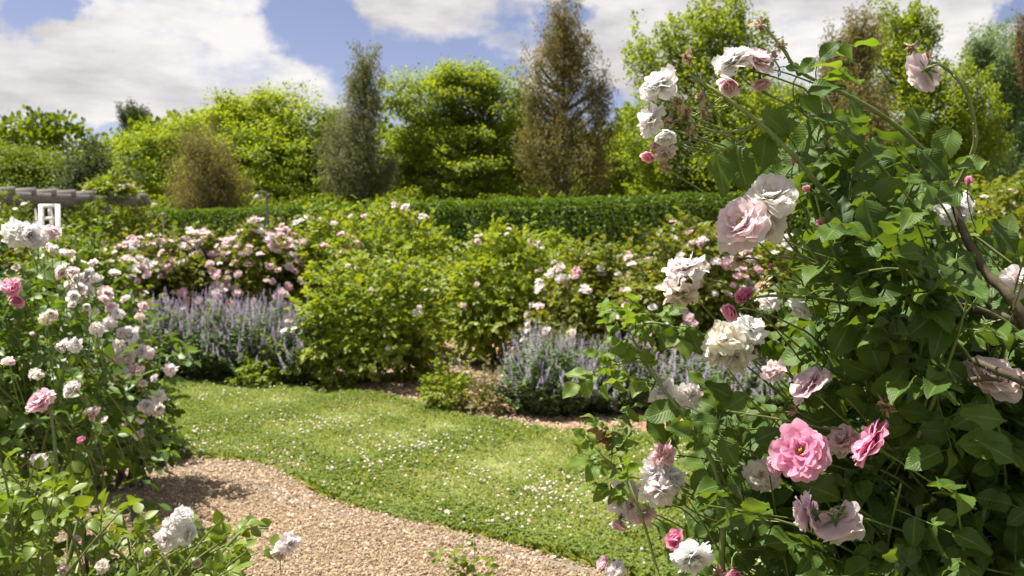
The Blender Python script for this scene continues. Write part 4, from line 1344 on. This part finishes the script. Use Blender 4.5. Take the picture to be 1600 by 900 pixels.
cane(nb, [at(1700, 640, 1.25), at(1620, 605, 1.27), at(1560, 580, 1.29), at(1515, 560, 1.32)], .007, .005, 'twig')
cane(nb, [at(1560, 590, 1.29), at(1530, 592, 1.3), at(1490, 600, 1.34)], .005, .004, 'twig')
cane(nb, [at(1135, 960, 1.5), at(1128, 880, 1.5), at(1130, 800, 1.5), at(1118, 735, 1.5), at(1095, 690, 1.5), at(1060, 640, 1.5), at(1030, 598, 1.52), at(1008, 560, 1.55), at(985, 525, 1.57)], .0058, .0022)
cane(nb, [at(1165, 800, 1.6), at(1145, 775, 1.52), at(1122, 735, 1.5)], .004, .003)
cane(nb, [at(1430, 500, 1.5), at(1370, 462, 1.46), at(1300, 425, 1.43), at(1265, 390, 1.42), at(1238, 358, 1.41)], .004, .0022)
cane(nb, [at(1480, 500, 1.6), at(1380, 490, 1.5), at(1290, 468, 1.45), at(1200, 462, 1.44), at(1165, 470, 1.44)], .004, .002)
cane(nb, [at(1430, 385, 1.5), at(1412, 410, 1.47), at(1420, 350, 1.45), at(1425, 380, 1.46)][::-1], .004, .003)
cane(nb, [at(1500, 720, 1.5), at(1440, 700, 1.42), at(1395, 700, 1.38)], .003, .0018)

# light green shoot at the bush's left flank
sh = np.random.default_rng(712)
lf, st = MB(), MB()
shoots = [[(1090, 680, 1.52), (1045, 620, 1.54), (1008, 570, 1.56), (985, 520, 1.58), (968, 488, 1.58)],
          [(1008, 565, 1.56), (970, 568, 1.57), (940, 575, 1.58)],
          [(985, 530, 1.57), (1010, 505, 1.56), (1050, 510, 1.55), (1090, 525, 1.54)],
          [(1040, 940, 1.45), (1000, 800, 1.5), (965, 740, 1.52), (935, 705, 1.54)],
          [(1000, 800, 1.5), (960, 690, 1.56), (955, 665, 1.58)]]
for k, sp in enumerate(shoots):
    path = catmull([at(*q) for q in sp], 6)
    tb = MB(); tb.tube(path, np.linspace(.0026, .0012, len(path)), 5); tb.build('young_stem', MAT['stem'], nb)
    m = (9, 5, 6, 8, 5)[k]
    ii = np.linspace(len(path) * (.35 if k in (0, 3) else .15), len(path) - 1, m).astype(int)
    T = nrm(np.gradient(path, axis=0))[ii]
    az = np.arange(m) * 2.4 + sh.uniform(0, 6)
    s1 = nrm(np.cross(T, [0, 0, 1.0])); s2 = np.cross(T, s1)
    D = nrm(T * .7 + s1 * np.cos(az)[:, None] + s2 * np.sin(az)[:, None] * .6)
    compound(lf, NEAR_LEAVES, path[ii], D, np.array([0, -.35, 1.0]) + sh.normal(0, .3, (m, 3)), sh.uniform(.026, .042, m), sh, pairs=2, stick=lf, droop=.5)
for c_, Y_ in (((1360, 415), 1.42), ((1340, 130), 1.42), ((1290, 85), 1.43), ((1410, 450), 1.42), ((1450, 400), 1.5), ((1385, 440), 1.4)):
    P = at(*c_, Y_)[None]
    compound(lf, NEAR_LEAVES, P, np.array([[sh.uniform(-1, 1), -.2, .2]]), np.array([[0, -.3, 1.0]]), .05, sh, pairs=1, stick=lf)
lf.build('young_leaves', MAT['young_leaf'], nb)
lf = MB()
for c_, Y_ in (((1375, 388), 1.4), ((955, 672), 1.58), ((968, 690), 1.57)):
    P = np.repeat(at(*c_, Y_)[None], 3, 0)
    compound(lf, NEAR_LEAVES, P, sh.normal(0, 1, (3, 3)) * np.array([1, .4, .2]), np.array([0, -.3, 1.0]) + sh.normal(0, .2, (3, 3)), .024, sh, pairs=1)
lf.build('copper_leaves', MAT['copper_leaf'], nb)

for (px, py, dia, Y, kind, colr, fc) in NB:
    p = at(px, py, Y)
    f = nrm(np.array(fc, float) + np.array([0, 0, .22 if fc[2] > 0 else 0]))
    rdi = dia / 2 / F_PX * Y * 1.0
    bl = place_bloom(nb, HI[kind][rn.integers(0, 3)], p - f * rdi * .15, f, rdi, colr, rn, detail=True, stamens=kind in ('open', 'full'))
    b = p - f * rdi * .45
    if (px, py) == (1443, 112):
        stalk(bl, [(bez(b, b - f * .02, at(1478, 108, 1.42), 7), .0014)])
        continue
    tgt = b + np.array([.07, .05, -.045]) - f * .05 if py > 260 else b + np.array([.085, .01, -.03]) - f * .03
    whole = np.concatenate([bez(b, b - f * .03, tgt, 7), bez(tgt, tgt + (tgt - b) * .4, tgt + np.array([.08, .08, -.06]), 5)[1:]])
    stalk(bl, [(whole, np.linspace(.0011, .002, 11))])
SP = [(1190, 36, 30, 1.43), (1222, 72, 26, 1.43), (1076, 92, 30, 1.42), (1425, 74, 28, 1.42), (1058, 165, 30, 1.42), (1072, 180, 34, 1.42), (1050, 190, 34, 1.42), (1096, 150, 28, 1.42), (1385, 637, 44, 1.33), (1208, 92, 28, 1.43),
      (1160, 405, 40, 1.43), (1080, 210, 26, 1.42), (1100, 180, 26, 1.42), (1195, 440, 28, 1.46), (1240, 640, 26, 1.38), (1040, 262, 28, 1.42), (1125, 900, 34, 1.4), (1450, 90, 22, 1.42), (1280, 690, 26, 1.32)]
for (px, py, dia, Y) in SP:
    p = at(px, py, Y)
    f = nrm(np.array([rn.normal(-.4, .4), -.4, rn.normal(.3, .6)]))
    rdi = dia / 2 / F_PX * Y * 1.15
    bl = place_bloom(nb, HI['spent'][rn.integers(0, 3)], p, f, rdi, 'old', rn, 'spent_bloom', True, stamens=False)
    b = p - f * rdi * .35
    tgt = b + (np.array([.06, .03, -.03]) - f * .03 if py > 120 else np.array([.008, 0, -.022]))
    stalk(bl, [(bez(b, b - f * .02, tgt, 6), .0013)])
for (px, py, dia, Y, colr) in [(1240, 256, 16, 1.42, 'pink'), (1311, 338, 26, 1.44, 'pink'), (1290, 352, 24, 1.44, 'deep'), (1328, 335, 18, 1.45, 'pink'), (1512, 290, 22, 1.5, 'pink'), (1206, 420, 14, 1.44, 'deep'), (1262, 300, 16, 1.5, 'pink')]:
    p = at(px, py, Y)
    f = nrm(np.array([rn.normal(-.2, .3), -.2, .8]))
    bl = place_bloom(nb, HI['bud'][rn.integers(0, 3)], p, f, dia / 2 / F_PX * Y * 1.2, colr, rn, 'rose_bud', True, stamens=False)
    stalk(bl, [(bez(p - f * .004, p - f * .03, p + np.array([.03, .03, -.07]), 6), .0012)])
# fan of old flower stalks towards the top left cluster
for i in range(9):
    e = at(1040 + rn.uniform(-8, 70), 110 + rn.uniform(0, 150), 1.42 + rn.normal(0, .012))
    a = at(1150 + rn.uniform(-50, 60), 180 + rn.uniform(-40, 40), 1.41)
    ped = MB(); ped.tube(bez(a, (a + e) / 2 + rn.normal(0, .006, 3), e, 6), np.linspace(.0016, .001, 6), 5); ped.build('flower_stalk', MAT['stem'], nb)
for i in range(10):
    e = at(1205 + rn.uniform(0, 60), 375 + rn.uniform(-20, 90), 1.43)
    a = at(1330 + rn.uniform(-30, 40), 440 + rn.uniform(-25, 40), 1.47)
    ped = MB(); ped.tube(bez(a, (a + e) / 2 + rn.normal(0, .01, 3), e, 6), np.linspace(.0018, .0011, 6), 5); ped.build('flower_stalk', MAT['stem'], nb)

# ---- left bushes
def grow(poly, k=14):
    p = np.array(poly, float)
    c = p.mean(0)
    return p + nrm(p - c) * k


def left_bush(name_label, polys, Y0, Y1, base, ntw, leaf, seed, mat, blooms, bush_grp, tl=.45, body=None, tmpl=MED_LEAVES, per=(5, 8), bias=(.2, -.3, 0)):
    g = np.random.default_rng(seed)
    root = thing('rose_bush', name_label, 'rose bush', (base[0], base[1], 0), bush_grp)
    twiggy(root, polys, int(ntw * 1.25), lambda x, y: g.uniform(Y0, Y1), np.array(base, float), leaf, g, tmpl, mat, 2, per, True, .003, np.array(bias), tl, outline=grow(polys, 45 if mat is MAT['low_leaf'] else 14), clear=[(b_[0], b_[1], b_[2], b_[3]) for b_ in blooms])
    if body is not None:
        sb = Shrub(*body, seed + 1, .8)
        n = 420
        d = nrm(g.normal(0, 1, (n, 3)))
        P = sb.c + (sb.surf(d) - sb.c) * g.uniform(.3, .95, n)[:, None]
        P[:, 2] = np.maximum(P[:, 2], .05)
        mb = MB()
        compound(mb, LOW_LEAVES, P, d + g.normal(0, .4, (n, 3)), np.array([0, 0, 1.]) + g.normal(0, .4, (n, 3)), g.uniform(.05, .075, n), g, pairs=2)
        mb.build('foliage', mat, root)
    for i in range(9):
        e = at(*np.array(polys)[g.integers(0, len(polys))], (Y0 + Y1) / 2)
        e = np.array(base) + (e - np.array(base)) * .6
        b = np.array([base[0] + g.normal(0, .08), base[1] + g.normal(0, .08), 0])
        cane(root, [b, b * .5 + e * .5 + np.array([0, 0, .1]), e], .009, .004, 'twig', False, g)
    for (px, py, dia, Y, kind, colr, fc) in blooms:
        p = at(px, py, Y)
        f = nrm(np.array(fc, float) + g.normal(0, .15, 3))
        rdi = dia / 2 / F_PX * Y * 1.05
        bl = place_bloom(root, MEDB[kind][g.integers(0, 3)], p, f, rdi, colr, g)
        b = p - f * rdi * .2
        stalk(bl, [(bez(b, b - f * .04, b - f * .05 + np.array([.0, .05, -.1]), 5), .0016)])
    return root


gl = np.random.default_rng(90)


def cluster(cx, cy, n, spread, dia, Y, kinds, cols):
    return [(cx + gl.normal(0, spread), cy + gl.normal(0, spread * .8), dia * gl.uniform(.75, 1.2), Y + gl.normal(0, .05), kinds[gl.integers(0, len(kinds))], cols[gl.integers(0, len(cols))], (gl.normal(.1, .5), -.5, gl.normal(.55, .35))) for _ in range(n)]


LA = [(30, 366, 50, 3.2, 'loose', 'white', (-.3, -.6, .4)), (48, 370, 44, 3.2, 'full', 'white', (.3, -.6, .3)), (20, 360, 36, 3.22, 'loose', 'white', (-.5, -.5, .5)),
      (62, 362, 36, 3.3, 'loose', 'white', (.3, -.4, .6)), (80, 364, 28, 3.3, 'loose', 'blush', (.6, -.4, .3)), (64, 374, 28, 3.3, 'cup', 'blush', (0, -.4, -.7)),
      (24, 450, 34, 3.1, 'full', 'pink', (-.2, -.7, .4)), (28, 466, 32, 3.1, 'cup', 'pink', (.2, -.7, -.2)), (14, 448, 28, 3.12, 'full', 'pale', (-.5, -.6, .4)),
      (52, 525, 14, 3.2, 'bud', 'blush', (0, -.3, .8)), (38, 322, 14, 3.3, 'cup', 'cream', (0, -.4, .7)), (24, 330, 12, 3.3, 'cup', 'cream', (0, -.4, .7))]
for (cx, cy, n, sp, dia) in [(95, 430, 4, 10, 24), (120, 470, 4, 10, 22), (75, 500, 3, 10, 20), (105, 545, 3, 10, 24), (60, 590, 2, 8, 20), (120, 610, 3, 9, 24), (150, 655, 3, 8, 22), (15, 560, 2, 8, 20), (150, 520, 4, 9, 22), (92, 395, 4, 10, 22)]:
    LA += cluster(cx, cy, n, sp, dia, 2.85, ['loose', 'full', 'cup'], ['white', 'white', 'blush', 'cream'])
LA += cluster(48, 720, 3, 9, 24, 3.0, ['loose', 'cup'], ['blush', 'white'])
polyA = [(-200, 380), (0, 375), (20, 345), (50, 385), (95, 390), (120, 400), (150, 470), (165, 560), (165, 660), (130, 740), (-200, 780)]
left_bush('dark leaved rose bush filling the left border with white blooms on top', polyA, 2.9, 4.0, (-2.0, 3.8, .3), 105, .05, 801, MAT['left_leaf'], LA, None, .45, (40, 330, 400, 3.8))
LB_ = []
for (cx, cy, n, sp, dia) in [(150, 440, 5, 12, 24), (190, 480, 6, 12, 20), (165, 500, 3, 8, 18), (130, 478, 3, 10, 20), (205, 555, 9, 18, 30), (190, 572, 5, 12, 28), (145, 592, 4, 9, 30), (150, 604, 3, 8, 28), (130, 565, 4, 10, 20), (175, 530, 4, 12, 18), (225, 600, 2, 6, 18),
                            (240, 622, 3, 7, 24), (226, 652, 2, 5, 20), (225, 672, 3, 7, 18), (165, 640, 2, 10, 16), (110, 452, 4, 10, 22), (120, 415, 4, 12, 20), (135, 690, 1, 3, 26)]:
    LB_ += cluster(cx, cy, int(n * 1.15 + .5), sp * 1.5, dia * .92, 4.65, ['loose', 'loose', 'full', 'cup'], ['white', 'white', 'cream', 'blush', 'white'] if cy != 690 else ['deep'])
polyB = [(70, 420), (120, 405), (170, 440), (212, 475), (235, 530), (248, 610), (255, 690), (190, 722), (70, 730)]
left_bush('rose bush with clusters of cream white blooms leaning over the lawn corner', polyB, 4.7, 5.8, (-2.35, 5.5, .25), 95, .048, 811, MAT['left_leaf'], LB_, None, .45, (150, 190, 440, 5.4), bias=(.35, -.2, 0))
LC = [(67, 630, 46, 2.5, 'open', 'pale', (-.1, -.75, .5)), (270, 822, 36, 2.3, 'loose', 'white', (.1, -.7, .4)), (262, 842, 34, 2.3, 'loose', 'white', (-.3, -.7, .1)), (285, 808, 34, 2.3, 'full', 'white', (.3, -.5, .6)),
      (290, 835, 34, 2.3, 'full', 'white', (.5, -.6, -.1)), (450, 850, 38, 2.35, 'loose', 'white', (.5, -.5, .3)), (436, 862, 30, 2.35, 'loose', 'cream', (0, -.5, -.6)), (160, 885, 24, 2.3, 'loose', 'cream', (0, -.6, .4)),
      (235, 862, 20, 2.35, 'cup', 'old', (0, -.6, .4)), (305, 878, 22, 2.3, 'cup', 'old', (.2, -.6, .2)), (120, 845, 18, 2.4, 'cup', 'blush', (0, -.5, .5)), (100, 890, 18, 2.3, 'loose', 'old', (0, -.6, .3)), (128, 690, 18, 2.9, 'cup', 'deep', (0, -.5, .2))]
polyC = [(-120, 700), (-20, 690), (60, 715), (130, 735), (190, 780), (240, 805), (330, 800), (400, 808), (438, 830), (450, 850), (400, 890), (330, 960), (-120, 980)]
rc = left_bush('low sprawling rose bush with light leaves in the bottom left foreground', polyC, 2.05, 2.9, (-1.3, 2.5, .1), 85, .043, 821, MAT['low_leaf'], LC, None, .5, None, per=(5, 8), bias=(.05, -.2, 0))
gc = np.random.default_rng(822)
cane(rc, [at(65, 960, 2.45), at(78, 860, 2.47), at(88, 760, 2.48), at(86, 700, 2.49), at(80, 650, 2.5), at(72, 632, 2.51)], .0062, .0035, rng=gc)
cane(rc, [at(100, 900, 2.5), at(120, 820, 2.55), at(130, 760, 2.6)], .005, .003, rng=gc)
cane(rc, [at(290, 920, 2.3), at(340, 870, 2.32), at(380, 830, 2.34), at(420, 825, 2.35)], .004, .0025, rng=gc)

# young sucker in the path
g_ = ground(740, 960)
sk = thing('rose_sucker', 'small light green seedling sprouting from the path in the foreground', 'seedling', (g_[0], g_[1], 0))
lf, st = MB(), MB()
gs = np.random.default_rng(830)
for (tx, ty, bx) in ((742, 850, 738), (682, 868, 725), (708, 862, 730), (770, 880, 742), (722, 880, 735)):
    b = ground(bx, 960) + np.array([0, 0, .0]); e = at(tx, ty, g_[1])
    path = bez(b, (b + e) / 2 + np.array([(e - b)[0] * -.2, 0, .02]), e, 8)
    tb = MB(); tb.tube(path, np.linspace(.003, .0015, 8), 5); tb.build('stem', MAT['stem'], sk)
    m = 7
    ii = np.linspace(2, 7, m).astype(int)
    az = np.arange(m) * 2.4 + gs.uniform(0, 6)
    D = np.stack([np.cos(az), np.sin(az), .8 + 0 * az], 1)
    compound(lf, MED_LEAVES, path[ii], D, np.array([0, -.2, 1.]) + gs.normal(0, .3, (m, 3)), gs.uniform(.03, .045, m), gs, pairs=1, droop=.3)
lf.build('foliage', MAT['low_leaf'], sk)

# ================================================================== SKY, SUN, CAMERA
SUN_EL, SUN_AZ = 66.0, -78.0     # azimuth from +Y (ahead), negative to the left
to_sun = np.array([math.sin(rad(SUN_AZ)) * math.cos(rad(SUN_EL)), math.cos(rad(SUN_AZ)) * math.cos(rad(SUN_EL)), math.sin(rad(SUN_EL))])
w = bpy.data.worlds.new('World')
S.world = w
w.use_nodes = True
t = w.node_tree; N = t.nodes; L = t.links
N.clear()
out = N.new('ShaderNodeOutputWorld'); bg = N.new('ShaderNodeBackground')
SKY = 0.049
bg.inputs['Strength'].default_value = SKY
sky = N.new('ShaderNodeTexSky')
sky.sky_type = 'NISHITA'
sky.sun_disc = False
sky.sun_elevation = rad(SUN_EL)
sky.sun_rotation = rad(SUN_AZ)
sky.air_density = 1.0; sky.dust_density = 0.7; sky.ozone_density = 6.0; sky.altitude = 600
tc = N.new('ShaderNodeTexCoord')
# ragged cloud rims: the directions the cloud bodies are measured from are shaken by noise
wn = N.new('ShaderNodeTexNoise')
wn.inputs['Scale'].default_value = 9
wn.inputs['Detail'].default_value = 6
wn.inputs['Roughness'].default_value = .6
L.new(tc.outputs['Generated'], wn.inputs['Vector'])
w0 = N.new('ShaderNodeVectorMath'); w0.operation = 'SUBTRACT'
L.new(wn.outputs['Color'], w0.inputs[0]); w0.inputs[1].default_value = (.5, .5, .5)
w1 = N.new('ShaderNodeVectorMath'); w1.operation = 'MULTIPLY'
L.new(w0.outputs[0], w1.inputs[0]); w1.inputs[1].default_value = (.16, .16, .10)
w2 = N.new('ShaderNodeVectorMath'); w2.operation = 'ADD'
L.new(w1.outputs[0], w2.inputs[0]); L.new(tc.outputs['Generated'], w2.inputs[1])
WDIR = w2.outputs[0]


def math_(op, a, b=None, c=None, clamp=False):
    n = N.new('ShaderNodeMath'); n.operation = op; n.use_clamp = clamp
    for i, q in enumerate((a, b, c)):
        if q is None: continue
        if isinstance(q, (int, float)): n.inputs[i].default_value = q
        else: L.new(q, n.inputs[i])
    return n.outputs[0]


def sdir(px, py):
    return nrm(FWD + (px - 800) / F_PX * np.array([1.0, 0, 0]) + (450 - py) / F_PX * UPV)


def blob(px, py, rx, ry):
    """soft cloud body round a direction of the sky: 1 at its middle, 0 at its rim"""
    c = sdir(px, py)
    s = N.new('ShaderNodeVectorMath'); s.operation = 'SUBTRACT'
    L.new(WDIR, s.inputs[0]); s.inputs[1].default_value = tuple(c)
    m = N.new('ShaderNodeVectorMath'); m.operation = 'MULTIPLY'
    L.new(s.outputs[0], m.inputs[0])
    kx, kz = F_PX / rx, F_PX / ry
    m.inputs[1].default_value = (kx, kx, kz)
    l = N.new('ShaderNodeVectorMath'); l.operation = 'LENGTH'
    L.new(m.outputs[0], l.inputs[0])
    return math_('SUBTRACT', 1.0, l.outputs['Value'])


def noise(scale, detail, rough, squash=2.2, seed=0.0):
    mp = N.new('ShaderNodeMapping')
    mp.inputs['Scale'].default_value = (1, 1, squash)
    mp.inputs['Location'].default_value = (seed, seed * .7, seed * .3)
    L.new(tc.outputs['Generated'], mp.inputs[0])
    n = N.new('ShaderNodeTexNoise')
    n.inputs['Scale'].default_value = scale
    n.inputs['Detail'].default_value = detail
    n.inputs['Roughness'].default_value = rough
    L.new(mp.outputs[0], n.inputs['Vector'])
    return n.outputs['Fac']


n1 = noise(5.5, 9, .58, 2.0, 3.1)
n2 = noise(16, 6, .6, 1.6, 7.7)
blobs = [(250, 85, 340, 130), (60, 60, 200, 130), (440, 110, 140, 70), (40, 215, 140, 75), (120, 250, 130, 50), (650, 10, 170, 70), (1180, 30, 520, 130), (960, 60, 230, 90), (1030, 115, 150, 60), (1400, 90, 280, 100), (800, 70, 110, 50), (1250, -200, 700, 180), (300, -250, 600, 200)]
d = None
for b_ in blobs:
    v = math_('MAXIMUM', blob(*b_), -.6)
    d = v if d is None else math_('SMOOTH_MAX', d, v, .12)
# unseen cloud banks overhead and behind the viewpoint, added for fill light
for c3, rr3 in (((.15, -.35, .92), .75), ((-.5, -.85, .35), .5), ((0, .25, .97), .45)):
    s3 = N.new('ShaderNodeVectorMath'); s3.operation = 'DISTANCE'
    L.new(WDIR, s3.inputs[0]); s3.inputs[1].default_value = tuple(nrm(np.array(c3)))
    d = math_('MAXIMUM', d, math_('SUBTRACT', 1.0, math_('DIVIDE', s3.outputs['Value'], rr3)))
d = math_('MINIMUM', d, .42)
# gaps of blue between the cloud banks
for h_ in [(78, 20, 60, 50), (170, 205, 110, 40), (250, 212, 70, 24), (480, 30, 110, 80), (590, 85, 160, 70), (720, 110, 120, 50), (960, 165, 80, 45), (1600, 12, 70, 35), (890, 30, 60, 30)]:
    v = math_('MULTIPLY', math_('MAXIMUM', blob(*h_), 0.0), 1.5)
    d = math_('SUBTRACT', d, v)
dens = math_('ADD', d, math_('MULTIPLY', math_('SUBTRACT', n1, .5), 2.4))
dens = math_('ADD', dens, math_('MULTIPLY', math_('SUBTRACT', n2, .5), .7))
cov = N.new('ShaderNodeMapRange'); cov.interpolation_type = 'SMOOTHSTEP'
cov.inputs[1].default_value = -.28; cov.inputs[2].default_value = .34
L.new(dens, cov.inputs[0])
# cloud brightness: thick parts greyer, thin rims whiter
sh_ = N.new('ShaderNodeMapRange')
sh_.inputs[1].default_value = .34; sh_.inputs[2].default_value = .6
n3 = noise(5.0, 6, .6, 3.4, 1.3)
L.new(n3, sh_.inputs[0])
cr = N.new('ShaderNodeValToRGB')
cr.color_ramp.elements[0].color = (.235, .225, .228, 1)
cr.color_ramp.elements[1].color = (.375, .363, .355, 1)
L.new(sh_.outputs[0], cr.inputs[0])
cs = N.new('ShaderNodeVectorMath'); cs.operation = 'SCALE'
cs.inputs['Scale'].default_value = 1.0 / SKY
L.new(cr.outputs[0], cs.inputs[0])
mx = N.new('ShaderNodeMix'); mx.data_type = 'RGBA'
L.new(cov.outputs[0], mx.inputs[0])
tn = N.new('ShaderNodeVectorMath'); tn.operation = 'MULTIPLY'
L.new(sky.outputs[0], tn.inputs[0]); tn.inputs[1].default_value = (1.45, 1.02, .93)
L.new(tn.outputs[0], mx.inputs[6])
L.new(cs.outputs[0], mx.inputs[7])
L.new(mx.outputs[2], bg.inputs['Color'])
L.new(bg.outputs[0], out.inputs[0])

sl = bpy.data.lights.new('sun', 'SUN')
sl.energy = 4.7
sl.angle = rad(.55)
sl.color = (1.0, .95, .85)
so = bpy.data.objects.new('sun', sl)
COL.objects.link(so)
import mathutils
so.rotation_mode = 'QUATERNION'
so.rotation_quaternion = mathutils.Vector((0, 0, 1)).rotation_difference(mathutils.Vector(tuple(to_sun)))
so.location = (0, 0, 30)

cam = bpy.data.cameras.new('camera')
cam.lens = 32; cam.sensor_width = 36
cam.clip_start = .05; cam.clip_end = 3000
cam.dof.use_dof = True
cam.dof.focus_distance = 1.42
cam.dof.aperture_fstop = 9.0
co = bpy.data.objects.new('camera', cam)
COL.objects.link(co)
co.location = (0, 0, CAM_Z)
co.rotation_euler = (rad(90) - PITCH, 0, 0)
S.camera = co

S.render.engine = 'CYCLES'
S.cycles.use_denoising = True
S.cycles.max_bounces = 7
S.cycles.diffuse_bounces = 5
S.cycles.glossy_bounces = 2
S.cycles.transmission_bounces = 4
S.cycles.transparent_max_bounces = 4
S.cycles.sample_clamp_indirect = 6
S.view_settings.view_transform = 'Standard'
S.view_settings.look = 'None'
S.view_settings.exposure = 1.4
S.view_settings.gamma = 1.0
S.view_settings.use_curve_mapping = False
